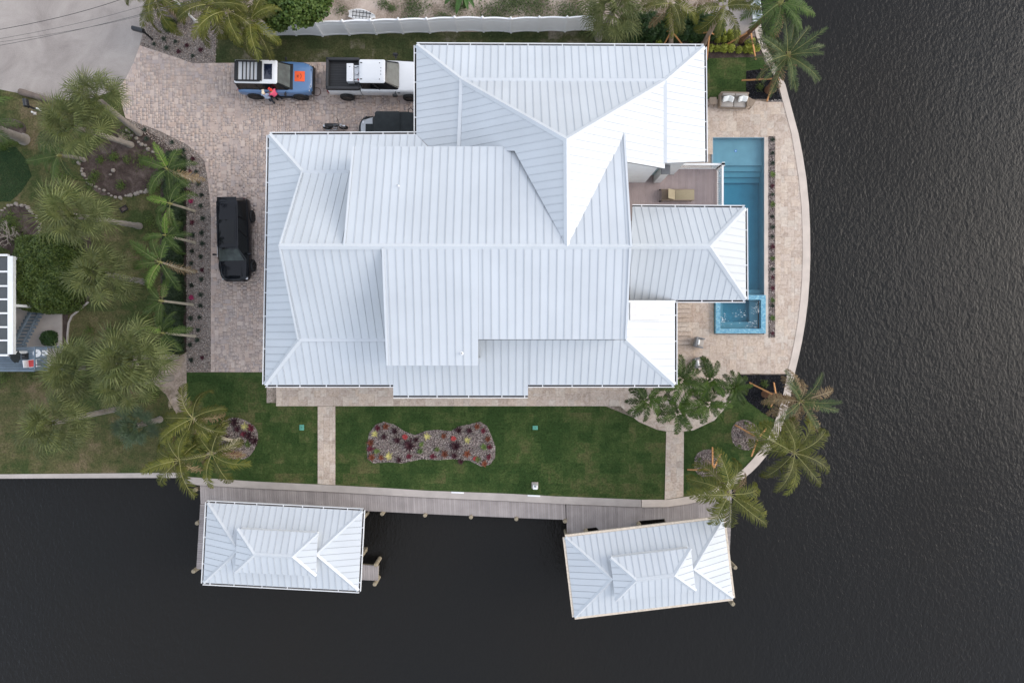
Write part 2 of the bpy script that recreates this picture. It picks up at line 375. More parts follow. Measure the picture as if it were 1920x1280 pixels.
# ------------------------------------------------------------------ land, water, sheets
CAP_OUT = [(347, 906), (375, 909), (480, 915), (630, 922), (730, 928), (800, 932), (960, 939), (1065, 944.5), (1202, 950), (1250, 949.5), (1290, 944), (1320, 937), (1345, 926), (1370, 912), (1390, 899), (1408, 885), (1422, 871), (1437, 853), (1450, 834), (1462, 810), (1472, 780), (1481, 748), (1490, 697), (1497, 668), (1503, 640), (1509, 605), (1514, 565), (1517, 525), (1518.5, 480), (1518, 430), (1516, 385), (1511, 335), (1504, 290), (1496, 250), (1486, 213), (1472, 160), (1450, 117), (1438, 90), (1430, 68), (1424, 35), (1420, -60)]
CAP_IN = [(347, 893), (375, 895), (480, 902), (627, 909), (730, 914.5), (800, 919), (960, 925), (1040, 929.5), (1202, 936), (1250, 936), (1290, 930), (1318, 923), (1340, 915), (1362, 902), (1380, 890), (1398, 874), (1412, 859), (1426, 840), (1438, 823), (1448, 802), (1458, 774), (1467, 744), (1476, 697), (1483, 668), (1489, 640), (1495, 605), (1500, 565), (1503, 525), (1504.5, 480), (1504, 430), (1502, 385), (1497, 335), (1490, 290), (1483, 250), (1473, 213), (1459, 160), (1437, 117), (1425, 90), (1417, 68), (1411, 35), (1407, -60)]
WZ = -1.15
def sheet(name, pts, z, m, kind='structure', label=None, parent=None, thick=.0):
    b = MB()
    if thick: b.prism(pts, z - thick, z)
    else:
        if area2(pts) < 0: pts = pts[::-1]
        b.poly([(p[0], p[1], z) for p in pts])
    o = b.build(name, m, parent)
    if parent is None: tag(o, label, kind=kind)
    return o
b = MB(); b.poly([(-300, -300, WZ), (300, -300, WZ), (300, 300, WZ), (-300, 300, WZ)])
canal = b.build('canal_water', M['water']); tag(canal, 'dark rippled canal water around the seawall', kind='structure')
land = px([(-8000, 886), (345, 886)]) + px(CAP_IN[0:]) + px([(1407, -4500), (-8000, -4500)])
sheet('ground', land, -.012, M['dirt'], label='sandy ground of the lots', thick=2.2)

def cap_wall(capm, out, inn, z, label):
    t = MB(); n = len(out)
    o_ = px(out); i_ = px(inn)
    rings = []
    for a, c in zip(o_, i_): rings.append([(a[0], a[1], z - .28), (a[0], a[1], z), (c[0], c[1], z), (c[0], c[1], z - .28)])
    t.loft(rings)
    root = thing('seawall', label, 'seawall', (o_[0][0], o_[0][1], 0))
    off = Vector((-o_[0][0], -o_[0][1], 0))
    t.build('cap', capm, root, loc=off)
    w = MB(); w.loft([[(a[0] * .999, a[1] * .999, -2.4), (a[0] * .999, a[1] * .999, z - .28), (c[0], c[1], z - .28), (c[0], c[1], -2.4)] for a, c in zip(o_, i_)])
    w.build('retaining_face', M['concrete2'], root, loc=off)
    return root
_i = 8
cap_wall(M['concrete2'], CAP_OUT[:_i + 1], CAP_IN[:_i + 1], .06, 'straight grey concrete seawall cap between the lawn and the long dock')
_o2 = [(CAP_OUT[_i][0] + 1, CAP_OUT[_i][1])] + CAP_OUT[_i + 1:]; _i2 = [(CAP_IN[_i][0] + 1, CAP_IN[_i][1])] + CAP_IN[_i + 1:]
cap_wall(M['concrete'], _o2, _i2, .07, 'curved pale concrete seawall cap sweeping round the patio point')
cap_wall(M['concrete2'], [(-250, 897.5), (0, 896.5), (343, 895)], [(-250, 889.5), (0, 888.5), (343, 885.5)], .05, 'short concrete seawall cap edging the neighbouring patchy lawn')

road = px([(-2500, -1500), (276, -1500), (274, 0), (270, 55), (262, 85), (250, 120), (238, 145), (222, 168), (170, 185), (100, 189), (60, 180), (0, 168), (-2500, 140)])
sheet('road', road, .006, M['road'], label='old grey concrete road surface')
lawn_w = px([(-600, 150), (0, 168), (60, 180), (100, 189), (170, 185), (222, 168), (236, 222), (285, 262), (350, 310), (350, 893), (343, 885.7), (0, 888.7), (-600, 889)])
sheet('neighbour_lawn', lawn_w, .010, M['lawn_w'], label='patchy browning grass of the neighbouring yard')
sheet('dark_grass_patch', px([(-200, 278), (30, 276), (50, 300), (60, 330), (40, 360), (20, 378), (-200, 380)]), .016, M['lawn_dark'], label='deep green grass patch beside the ringed palm')
lawn_n = px([(404, 119), (406, 64), (520, 66), (700, 62), (1110, 58), (1240, 78), (1325, 100), (1400, 108), (1400, 186), (1322, 186), (1322, 117), (780, 117)])
sheet('side_lawn', lawn_n, .012, M['lawn_n'], label='narrow strip of grass between white fence and house')
sheet('side_lawn_sod', px([(1323, 108), (1430, 108), (1440, 130), (1399, 133), (1399, 186), (1323, 186)]), .018, M['lawn'], label='small green lawn square beside the sofa')
lawn_s = px([(350, 698), (500, 698), (500, 755), (1120, 755), (1230, 800), (1330, 780), (1384, 702), (1475, 702)] + CAP_IN[22:7:-1] + CAP_IN[7::-1] + [(348, 800)])
sheet('lawn', lawn_s, .014, M['lawn'], label='green sodded lawn south of the house')
blades('grass_blades', px([(352, 702), (1384, 762), (1446, 800), (1330, 915), (1202, 934), (700, 910), (352, 892)]), 420, .045, .014, M['lawn'])
blades('neighbour_grass_blades', px([(0, 172), (222, 175), (345, 320), (348, 880), (0, 884)]), 200, .05, .010, M['lawn_w'])
blades('side_grass_blades', px([(408, 116), (412, 68), (1105, 62), (1240, 82), (780, 100), (780, 116)]), 260, .05, .012, M['lawn_n'])

# gravel, mulch, black stone
gl = px([(236, 224), (262, 232), (300, 246), (350, 271), (372, 288), (384, 303), (389, 330), (393, 362), (395.5, 405), (395.5, 697), (350, 697), (350, 315), (320, 285), (285, 262)])
sheet('gravel_strip', gl, .02, M['gravel_base'], label='pebble gravel strip along the driveway'); stones('pebbles', gl, 260, .038, .022, [M['stone']])
gt = px([(275, -300), (470, -300), (420, 60), (404, 70), (404, 118), (362, 119), (330, 108), (263, 86), (270, 55)])
sheet('gravel_corner', gt, .016, M['gravel_base'], label='pebble gravel corner between road and driveway'); stones('pebbles', px([(275, -10), (430, -10), (410, 60), (404, 117), (362, 118), (330, 107), (264, 86), (270, 55)]), 260, .038, .018, [M['stone']])
def oval(cx, cy, rx, ry, n=26, wob=.05, rot=0):
    return px([(cx + rx * (1 + wob * math.sin(3 * t + cx)) * math.cos(t), cy + ry * (1 + wob * math.cos(2 * t + cy)) * math.sin(t)) for t in [2 * math.pi * k / n for k in range(n)]])
bow = px([(688, 835), (692, 812), (704, 796), (720, 790), (740, 796), (760, 809), (778, 815), (800, 807), (820, 805), (845, 808), (860, 799), (880, 795), (900, 790), (913, 798), (921, 815), (929, 838), (928, 858), (918, 871), (902, 874), (880, 863), (850, 860), (820, 862), (790, 860), (755, 868), (730, 866), (700, 868), (689, 860)])
for nm, poly in (('bow_shaped_bed', bow), ('oval_bed', oval(443, 822, 41, 40)), ('round_bed', oval(1397, 815, 27, 28)), ('round_bed', oval(1327, 868, 27, 27))):
    sheet(nm, poly, .026, M['gravel_base']); stones('pebbles', poly, 300, .036, .028, [M['stone_m']])
for poly in (px([(1399, 134), (1443, 128), (1452, 148), (1466, 190.5), (1440, 190.5), (1440, 186), (1399, 186)]), px([(1385, 702), (1475, 702), (1467, 744), (1452, 786), (1428, 772), (1402, 752), (1390, 735)])):
    sheet('black_gravel_bed', poly, .024, M['black_base']); stones('black_stones', poly, 420, .035, .026, [M['stone_b']])
mulch_n = px([(1215, 62), (1330, 58), (1420, 70), (1432, 90), (1438, 107), (1323, 110), (1322, 90), (1225, 88)])
sheet('mulch_bed', mulch_n, .022, M['mulch'], label='dark mulch bed along the hedge')
mulch_w = px([(150, 310), (165, 290), (200, 262), (236, 230), (300, 258), (345, 305), (345, 330), (280, 355), (230, 370), (190, 366), (160, 345)])
sheet('mulch_bed', mulch_w, .022, M['mulch'], label='brown mulch island ringed with pale rocks')
sheet('mulch_bed', oval(32, 428, 43, 44), .022, M['mulch'], label='mulch bed under the bare branches')
sheet('mulch_bed', oval(15, 245, 34, 24), .022, M['mulch'], label='mulch ring around the grey palm trunk')
sheet('mulch_bed', px([(20, 440), (170, 440), (180, 540), (160, 570), (128, 590), (125, 640), (100, 660), (100, 600), (20, 600)]), .018, M['mulch'], label='mulch around the clipped round hedge')
sheet('mulch_bed', px([(302, 290), (350, 300), (350, 660), (306, 660), (300, 480)]), .016, M['mulch'], label='mulch under the dark hedge row')
sheet('bare_soil', px([(300, 690), (350, 660), (350, 770), (330, 775), (312, 740), (290, 720)]), .017, M['dirt'], label='bare sandy soil patch at the hedge end')
rr = oval(32, 428, 43, 44, 46, 0.02); rk = [rr[i] for i in range(46) if rr[i][0] > P(6, 0).x and (rr[i][1] > P(0, 452).y)]
rk += [P2(150 + 2 * i, 305 + i * 5.5) for i in range(8)] + [P2(168 + i * 7, 346 + i * 3.2) for i in range(9)] + [P2(230 + i * 6, 371 - i * 1.5) for i in range(9)] + [P2(238 + i * 6, 245 + i * 5) for i in range(9)] + [P2(215, 320), P2(207, 330)]
rb = MB()
for i, (x, y) in enumerate(rk):
    rb.ball((x + random.uniform(-.08, .08), y + random.uniform(-.08, .08), .06), random.uniform(.09, .17), 6, 4, (1, random.uniform(.6, 1), .7))
tag(rb.build('edging_rocks', M['rock'], smooth=20), 'pale coral rocks edging the planting islands', kind='stuff')
# dead fronds lying on the ground
# ------------------------------------------------------------------ pavers
def clip(poly, ax, val, sgn):
    out = []; n = len(poly)
    for i in range(n):
        p, q = poly[i], poly[(i + 1) % n]; dp = (p[ax] - val) * sgn; dq = (q[ax] - val) * sgn
        if dp >= 0: out.append(p)
        if (dp >= 0) != (dq >= 0):
            t = dp / (dp - dq); out.append((p[0] + (q[0] - p[0]) * t, p[1] + (q[1] - p[1]) * t))
    return out
def pack(poly, unit, shapes, rng):
    a = np.array(poly); lo = a.min(0); hi = a.max(0); nx = int((hi[0] - lo[0]) / unit) + 1; ny = int((hi[1] - lo[1]) / unit) + 1
    gx, gy = np.meshgrid(np.arange(nx), np.arange(ny)); free = np.zeros((ny, nx), bool)
    for fx in (.02, .5, .98):
        for fy in (.02, .5, .98): free |= inpoly(poly, (lo[0] + (gx + fx) * unit).ravel(), (lo[1] + (gy + fy) * unit).ravel()).reshape(ny, nx)
    out = []
    for j in range(ny):
        for i in range(nx):
            if not free[j, i]: continue
            rng.shuffle(shapes)
            for (w, h) in shapes + [(1, 1)]:
                if i + w <= nx and j + h <= ny and free[j:j + h, i:i + w].all():
                    free[j:j + h, i:i + w] = False; out.append((lo[0] + i * unit, lo[1] + j * unit, w, h)); break
    return out
rg = random.Random(3)
def lay(base, poly, unit, shapes, z, th, mobj, mfld, gap, name, limit=300, minarea=0):
    """stone paving: whole pieces as objects, border pieces cut to the outline"""
    tiles = []; cut = []
    for (x, y, w, h) in pack(poly, unit, list(shapes), rg):
        r_ = (x + gap / 2, y + gap / 2, x + w * unit - gap / 2, y + h * unit - gap / 2)
        c = clip(clip(clip(clip(poly, 0, r_[0], 1), 0, r_[2], -1), 1, r_[1], 1), 1, r_[3], -1)
        ar = abs(area2(c)) / ((r_[2] - r_[0]) * (r_[3] - r_[1])) if len(c) > 2 else 0
        if ar > .995: tiles.append((x, y, w, h))
        elif ar > .04: cut.append(c)
    protos = {}; big = [t for t in tiles if t[2] * t[3] >= minarea]; small = [t for t in tiles if t[2] * t[3] < minarea]
    rg.shuffle(big); rest = big[limit:] + small
    for (x, y, w, h) in big[:limit]:
        if (w, h) not in protos:
            m_ = MB(); a, c = w * unit / 2 - gap / 2, h * unit / 2 - gap / 2; e = .004
            m_.loft([[(-a, -c, 0), (a, -c, 0), (a, c, 0), (-a, c, 0)], [(-a, -c, th - e), (a, -c, th - e), (a, c, th - e), (-a, c, th - e)], [(-a + e, -c + e, th), (a - e, -c + e, th), (a - e, c - e, th), (-a + e, c - e, th)]])
            me = bpy.data.meshes.new(name); me.from_pydata(m_.v, [], m_.f); me.materials.append(mobj); protos[(w, h)] = me
        o = link(name, protos[(w, h)], base, (x + w * unit / 2, y + h * unit / 2, z + rg.uniform(-.002, .003)))
        o.rotation_euler = (rg.uniform(-.005, .005), rg.uniform(-.005, .005), rg.uniform(-.006, .006))
    if rest:
        n = len(rest); t = np.array(rest, float); V = np.zeros((n, 8, 3)); jz = RNG.uniform(-.003, .004, n)
        xs = [t[:, 0] + gap / 2, t[:, 0] + t[:, 2] * unit - gap / 2]; ys = [t[:, 1] + gap / 2, t[:, 1] + t[:, 3] * unit - gap / 2]
        for k in range(8):
            V[:, k, 0] = xs[k & 1]; V[:, k, 1] = ys[(k >> 1) & 1]; V[:, k, 2] = z + (th if k & 4 else 0) + jz
        fq = np.array([(4, 5, 7, 6), (0, 1, 5, 4), (2, 6, 7, 3), (0, 4, 6, 2), (1, 3, 7, 5)])
        Fc = (fq[None] + (np.arange(n) * 8)[:, None, None]).reshape(-1, 4)
        tag(link(name + '_field', mesh_np(name, V.reshape(-1, 3), Fc, np.repeat(RNG.random(n), 5), [mfld]), base), kind='stuff')
    if cut:
        m_ = MB(); rn = []
        for c in cut: f0 = len(m_.f); m_.prism(c, z, z + th); rn += [rg.random()] * (len(m_.f) - f0)
        o = m_.build(name + '_border', mfld, base); at = o.data.attributes.new('rnd', 'FLOAT', 'FACE'); at.data.foreach_set('value', rn); tag(o, kind='stuff')
drive = px([(263, 86), (330, 108), (362, 119.5), (404, 119), (790, 116), (830, 130), (830, 262), (520, 275), (520, 697), (396, 697), (396, 405), (393, 362), (389, 330), (384, 303), (372, 288), (350, 271), (300, 246), (236, 222), (222, 168), (238, 145), (250, 120)])
db = sheet('driveway', drive, .012, M['joint'], label='mottled travertine paver driveway')
lay(db, drive, .13, [(2, 2), (2, 1), (1, 2), (2, 1), (1, 2), (2, 2), (1, 1), (3, 2), (2, 3)], .014, .03, M['paver'], M['paver_s'], .005, 'paver', 300, 6)
POOL = (P(1337, 0).x, P(1432, 0).x, P(0, 553).y, P(0, 259).y); SPA = (P(1339, 0).x, P(1432, 0).x, P(0, 625).y, P(0, 553).y)
PLX = (P(1440, 0).x, P(1452, 0).x, P(0, 632).y, P(0, 256).y)
patio_a = px([(1285, 187), (1398, 187), (1439, 192), (1467, 192)] + [p for p in CAP_IN if 200 < p[1] < 690][::-1] + [(1475, 700), (1453, 700), (1453, 256), (1440, 256), (1440, 258), (1336, 258), (1336, 290), (1285, 290)])
patio_b = px([(1240, 500), (1338, 500), (1338, 627), (1440, 627), (1440, 633), (1453, 633), (1453, 700), (1384, 700), (1372, 750), (1340, 787), (1300, 806), (1282, 808), (1249, 808), (1232, 805), (1197, 790), (1164, 762), (1164, 715), (1240, 715)])
pa = sheet('patio', patio_a, .012, M['joint'], label='travertine patio along the pool and seawall')
FR = [(2, 2), (3, 2), (2, 3), (2, 1), (1, 2), (3, 3), (2, 2)]
lay(pa, patio_a, .22, FR, .014, .03, M['slab'], M['slab_s'], .004, 'slab', 300, 2)
pb = sheet('lower_patio', patio_b, .012, M['joint'], label='travertine patio south of the spa')
lay(pb, patio_b, .22, FR, .014, .03, M['slab'], M['slab_s'], .004, 'slab', 300, 2)
cop = sheet('coping_strip', px([(1432.5, 258), (1440, 258), (1440, 627), (1432.5, 627)]), .05, M['concrete'], label='pale stone coping along the pool edge', thick=.1)
for nm, poly, lb in (('walkway', px([(518, 715), (1164, 715), (1164, 761), (518, 761)]), 'travertine walkway along the south wall'), ('garden_path', px([(596, 761.5), (629, 761.5), (629, 908.5), (596, 906.5)]), 'travertine path across the lawn to the long dock'), ('garden_path', px([(1249, 808.5), (1282, 808.5), (1281, 930), (1246, 936)]), 'travertine path from the patio to the curved seawall')):
    wb = sheet(nm, poly, .020, M['joint'], label=lb)
    lay(wb, poly, .205 if nm == 'walkway' else .19, FR, .022, .03, M['slab'], M['slab_s'], .004, 'slab', 300, 1)
sheet('patio_border', px([(1440, 187), (1467, 187), (1467, 191), (1440, 191)]), .03, M['concrete2'], label='grey stone edging of the black gravel bed', thick=.05)

# ------------------------------------------------------------------ pool and spa
x0, x1, y0, y1 = POOL
pr = thing('swimming_pool', 'long rectangular blue pool with a shallow ledge and steps', 'pool', ((x0 + x1) / 2, (y0 + y1) / 2, 0))
off = Vector((-(x0 + x1) / 2, -(y0 + y1) / 2, 0))
def pbox(name, a, c, m, parent=None, o=None):
    q = MB(); q.box([(a[i] + c[i]) / 2 for i in range(3)], [abs(c[i] - a[i]) for i in range(3)])
    return q.build(name, m, parent, loc=o)
# the ground sheet is solid, so the basin stands on it as a lined shell: floor, walls, ledge, steps (ground is cut away below)
DP = -1.0
pbox('floor', (x0, y0, DP - .1), (x1, y1, DP), M['plaster'], pr, off)
for nm, a, c in (('wall', (x0 - .1, y0, DP), (x0, y1, .04)), ('wall', (x1, y0, DP), (x1 + .04, y1, .04)), ('wall', (x0 - .1, y1, DP), (x1 + .04, y1 + .06, .04)), ('wall', (x0 - .1, y0 - .05, DP), (x1 + .04, y0, .03))):
    pbox(nm, a, c, M['plaster'], pr, off)
ly = P(0, 308).y
pbox('shallow_ledge', (x0, ly, DP), (x1, y1, -.32), M['plaster'], pr, off)
for k in range(3): pbox('step', (x0, ly - .34 * (k + 1), DP), (x1, ly - .34 * k - .001, -.48 - .15 * k), M['plaster'], pr, off)
pbox('bench', (x0, y0, DP), (x1, y0 + .38, -.5), M['plaster'], pr, off)
pbox('water', (x0 + .002, y0 + .002, DP + .004), (x1 - .002, y1 - .002, -.04), M['poolwater'], pr, off)
q = MB(); q.lathe([(.045, 0), (.075, 0), (.075, .012), (.045, .012)], 16, ring=True); c_ = P(1379.5, 283, -.3)
q.build('drain_ring', mat('blue_ring', lin(40, 90, 200), .4), pr, loc=Vector((c_.x, c_.y, -.318)) + off)
q = MB(); q.lathe([(.001, 0), (.045, 0), (.045, .01), (.001, .014)], 12); q.build('drain_cap', M['white'], pr, loc=Vector((c_.x, c_.y, -.318)) + off)
x0, x1, y0, y1 = SPA; y1 -= .03
sp = thing('spa', 'square raised spa with a pale blue mosaic rim beside the pool', 'spa', ((x0 + x1) / 2, (y0 + y1) / 2, 0)); off = Vector((-(x0 + x1) / 2, -(y0 + y1) / 2, 0))
rim = .3; zt = .34
q = MB()
for a, c in (((x0, y0, -.02), (x0 + rim, y1, zt)), ((x1 - rim, y0, -.02), (x1, y1, zt - .001)), ((x0 + rim, y0, -.02), (x1 - rim, y0 + rim, zt - .002)), ((x0 + rim, y1 - rim, -.02), (x1 - rim, y1, zt - .003))):
    q.box([(a[i] + c[i]) / 2 for i in range(3)], [c[i] - a[i] for i in range(3)])
q.build('mosaic_rim', M['mosaic'], sp, loc=off)
pbox('floor', (x0 + rim, y0 + rim, -.75), (x1 - rim, y1 - rim, -.65), M['plaster'], sp, off)
for a, c in (((x0 + rim, y0 + rim, -.65), (x0 + rim + .32, y1 - rim, -.2)), ((x1 - rim - .55, y0 + rim, -.65), (x1 - rim, y1 - rim, -.201)), ((x0 + rim + .32, y0 + rim, -.65), (x1 - rim - .55, y0 + rim + .45, -.202))):
    pbox('seat', a, c, M['plaster'], sp, off)
pbox('water', (x0 + rim + .002, y0 + rim + .002, -.64), (x1 - rim - .002, y1 - rim - .002, .28), M['poolwater'], sp, off)
q = MB()
for i in range(140):
    a = random.choice([(x0 + .5, y0 + .9), (x1 - .75, y0 + .55), (x1 - .5, y0 + 1.6), ((x0 + x1) / 2, (y0 + y1) / 2)])
    q.ball((a[0] + random.gauss(0, .22), a[1] + random.gauss(0, .16), .284), random.uniform(.008, .025), 5, 3, (1.4, 1, .3))
tag(q.build('foam', M['white'], sp, loc=off), kind='stuff')
# cut the basins out of the ground
g = bpy.data.objects['ground']
X0, X1, Y0, Y1 = POOL[0] - .1, POOL[1] + .04, SPA[2], POOL[3] + .06
cut_m = MB(); cut_m.box(((X0 + X1) / 2, (Y0 + Y1) / 2, -.5), (X1 - X0, Y1 - Y0, 2.6)); co = cut_m.build('pool_cut', M['dirt'])
md = g.modifiers.new('cut', 'BOOLEAN'); md.operation = 'DIFFERENCE'; md.object = co; md.solver = 'EXACT'
dg = bpy.context.evaluated_depsgraph_get(); nme = bpy.data.meshes.new_from_object(g.evaluated_get(dg)); g.modifiers.clear(); g.data = nme
bpy.data.objects.remove(co)

# planting strip beside the pool
sheet('planter_strip', [(PLX[0], PLX[2]), (PLX[1], PLX[2]), (PLX[1], PLX[3]), (PLX[0], PLX[3])], .03, M['gravel_base'], label='narrow pebble planting strip beside the pool')
stones('pebbles', [(PLX[0], PLX[2]), (PLX[1], PLX[2]), (PLX[1], PLX[3]), (PLX[0], PLX[3])], 300, .036, .032, [M['stone_m']])
# ------------------------------------------------------------------ docks
def planks(name, poly, axis_dir, width, z, m, parent, off, gap=.012, th=.04):
    """boards laid across: strips of the polygon at right angles to axis_dir; one part (boards are too thin to pick apart)"""
    u = Vector(axis_dir).normalized(); v = Vector((-u.y, u.x)); a = [(Vector(p).dot(u), Vector(p).dot(v)) for p in poly]
    lo = min(p[0] for p in a); hi = max(p[0] for p in a); k = lo; t = MB(); rn = []
    while k < hi:
        c = clip(clip(a, 0, k + gap / 2, 1), 0, k + width - gap / 2, -1); k += width
        if len(c) < 3 or abs(area2(c)) < .002: continue
        f0 = len(t.f); t.prism([(u.x * s + v.x * w_, u.y * s + v.y * w_) for s, w_ in c], z - th, z); rn += [random.random()] * (len(t.f) - f0)
    o = t.build(name, m, parent, loc=off); at = o.data.attributes.new('rnd', 'FLOAT', 'FACE'); at.data.foreach_set('value', rn)
    return tag(o, kind='stuff')
DZ = -.12
def dock(label, pieces, piles, pile_h=.55):
    c = Vector((sum(p[0] for p in pieces[0][0]) / len(pieces[0][0]), sum(p[1] for p in pieces[0][0]) / len(pieces[0][0]), 0))
    root = thing('dock', label, 'dock', c); off = -c
    for poly, ax in pieces:
        planks('deck_boards', poly, ax, .145, DZ, M['plank'], root, off)
        fr = MB(); ctr = Vector((sum(p[0] for p in poly) / len(poly), sum(p[1] for p in poly) / len(poly)))
        fr.prism([tuple(ctr + (Vector(p) - ctr) * .985) for p in poly], DZ - .26, DZ - .045); fr.build('frame', M['oldwood'], root, loc=off)
    for (x, y), hh in piles:
        p = P(x, y, DZ); t = MB(); t.tube([(0, 0, -2.6), (0, 0, hh - .04), (0, 0, hh)], [.14, .135, .11], 10); t.build('pile', M['oldwood'], root, smooth=40, loc=Vector((p.x, p.y, DZ)) + off)
    return root
dk1 = px([(375, 910), (480, 916), (630, 923), (730, 929), (800, 933), (960, 940), (1060, 945), (1061, 974), (960, 970), (800, 963), (680, 957), (520, 950), (376, 944)], DZ)
dk1b = px([(375.5, 944.5), (420, 946.5), (414, 1068), (368, 1066)], DZ)
dk1c = px([(640, 1056), (710, 1060), (709, 1088), (640, 1085)], DZ)
dock('long mauve composite dock running from the curved palm bed past the bow shaped bed', [(dk1, (1, .045)), (dk1b, (.05, 1)), (dk1c, (1, .045))],
     [((717, 962), .15), ((797, 965), .12), ((883, 968.5), .12), ((968, 972), .12), ((1059, 976), .15), ((366, 918), .1), ((370, 980), .1), ((366, 1068), .3), ((706, 1056), .3), ((704, 1092), .3), ((637, 956), .3)])
dk2 = px([(1061.5, 945.5), (1202, 951), (1250, 950.5), (1290, 945), (1320, 938), (1340, 930), (1372, 914), (1372, 962), (1320, 975), (1250, 984), (1246, 972), (1198, 976), (1192, 990), (1126, 996), (1118, 988), (1100, 990), (1096, 999), (1063, 1001)], DZ)
dk2b = px([(1335, 972), (1371.5, 962.5), (1367, 1062), (1338, 1062)], DZ)
dock('short mauve composite dock under the tilted boathouse beside the point', [(dk2, (1, .02)), (dk2b, (.05, 1))], [((1063, 1003), .3), ((1098, 994), .3), ((1197, 981), .3), ((1369, 1054), 1.0), ((1366, 1122), .9), ((1290, 1126), .4)])
# ------------------------------------------------------------------ roofs
PANELS = []
def plane_of(a, b_, c):
    n = (b_ - a).cross(c - a).normalized()
    if n.z < 0: n = -n
    return a, n
def hit(pxl, plane):                      # photo pixel onto a roof plane
    o = Vector((0, 0, H)); d = P(pxl[0], pxl[1], 0) - o; a, n = plane
    return o + d * ((a - o).dot(n) / d.dot(n))
def roof_plane(store, pts, eave, sp=.40, phase=0., under=None, gap=.008, th=.02, rib=.026, ribw=.02):
    """split a planar roof polygon into standing-seam pans running up the slope"""
    a, n = plane_of(pts[0], pts[1], pts[2])
    u = Vector((eave[0], eave[1], 0)); u = (u - n * u.dot(n)).normalized(); v = n.cross(u)
    q = [((p - a).dot(u), (p - a).dot(v)) for p in pts]
    if area2(q) < 0: q = q[::-1]
    lo = min(p[0] for p in q); hi = max(p[0] for p in q); k = math.floor((lo - phase) / sp) * sp + phase
    W = lambda s, t, hgt: a + u * s + v * t + n * hgt
    while k < hi:
        c = clip(clip(q, 0, k + gap, 1), 0, k + sp, -1)
        if len(c) >= 3 and abs(area2(c)) > .012:
            t = MB(); m_ = len(c)
            i = t.add([W(s, w, .002) for s, w in c]); j = t.add([W(s, w, th) for s, w in c]); t.face(range(j, j + m_))
            for e in range(m_): t.face((i + e, i + (e + 1) % m_, j + (e + 1) % m_, j + e))
            rc = clip(c, 0, k + sp - ribw, 1)
            if len(rc) >= 3 and abs(area2(rc)) > .001:
                m2 = len(rc); i = t.add([W(s, w, th) for s, w in rc]); j = t.add([W(s, w, th + rib) for s, w in rc]); t.face(range(j, j + m2))
                for e in range(m2): t.face((i + e, i + (e + 1) % m2, j + (e + 1) % m2, j + e))
            store.append((abs(area2(c)), t))
        k += sp
    if under is not None:
        pts_ = [W(s, w, 0) for s, w in q]; lowr = [p - n * .12 for p in pts_]
        m_ = len(pts_); i = under.add(pts_); j = under.add(lowr); under.face(range(i, i + m_)); under.face(range(j + m_ - 1, j - 1, -1))
        for e in range(m_): under.face((j + e, j + (e + 1) % m_, i + (e + 1) % m_, i + e))
def place_panels(store, parent, off, limit=300, m=None):
    store.sort(key=lambda t: -t[0]); rest = MB()
    for i, (ar, t) in enumerate(store):
        if i < limit: t.build('roof_panel', m or M['roof'], parent, loc=off)
        else:
            k = rest.add(t.v); [rest.face([k + a for a in f]) for f in t.f]
    if rest.f: tag(rest.build('roof_panel_remnants', m or M['roof'], parent, loc=off), kind='stuff')
    print('roof panels', len(store))
def caps(parent, off, lines, w=.15, h=.075, lift=.03):
    for p, q in lines:
        d = (q - p).normalized(); s = d.cross(Vector((0, 0, 1))).normalized() * w; up = Vector((0, 0, 1))
        t = MB(); t.loft([[e - s + up * (lift - .04), e + up * (lift + h), e + s + up * (lift - .04), e + up * (lift - .05)] for e in (p, q)])
        t.build('ridge_cap', M['roof_cap'], parent, loc=off)
def flashing(parent, off, lines, w=.1, lift=.05):
    for p, q in lines:
        t = MB(); d = (q - p).normalized(); s = d.cross(Vector((0, 0, 1))).normalized() * w
        t.loft([[e - s + Vector((0, 0, lift - .03)), e - s + Vector((0, 0, lift + .03)), e + s + Vector((0, 0, lift + .03)), e + s + Vector((0, 0, lift - .03))] for e in (p, q)])
        t.build('flashing', M['roof_cap'], parent, loc=off)
def gutters(parent, off, lines, hang=1.55):
    for p, q in lines:                     # p->q with outside on the right-hand side
        d = (q - p); L = d.length; d = d / L; o = Vector((d.y, -d.x, 0)).normalized(); up = Vector((0, 0, 1)); t = MB()
        mid = (p + q) / 2; X = Matrix((d, o, up)).transposed()
        p0 = p - d * 0.0
        def bar(o0, o1, z0, z1, k): t.k = k; t.box(mid + o * (o0 + o1) / 2 + up * (z0 + z1) / 2, (L + .1, abs(o1 - o0), z1 - z0), rot=X)
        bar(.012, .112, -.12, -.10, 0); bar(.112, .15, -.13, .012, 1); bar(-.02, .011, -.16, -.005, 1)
        s = random.uniform(.3, .9)
        while s < L:
            t.k = 1; t.box(p + d * s + o * .06 + up * (-.004), (.045, .12, .012), rot=X); s += hang * random.uniform(.8, 1.25)
        t.build('gutter', [M['gutter_in'], M['white']], parent, loc=off)

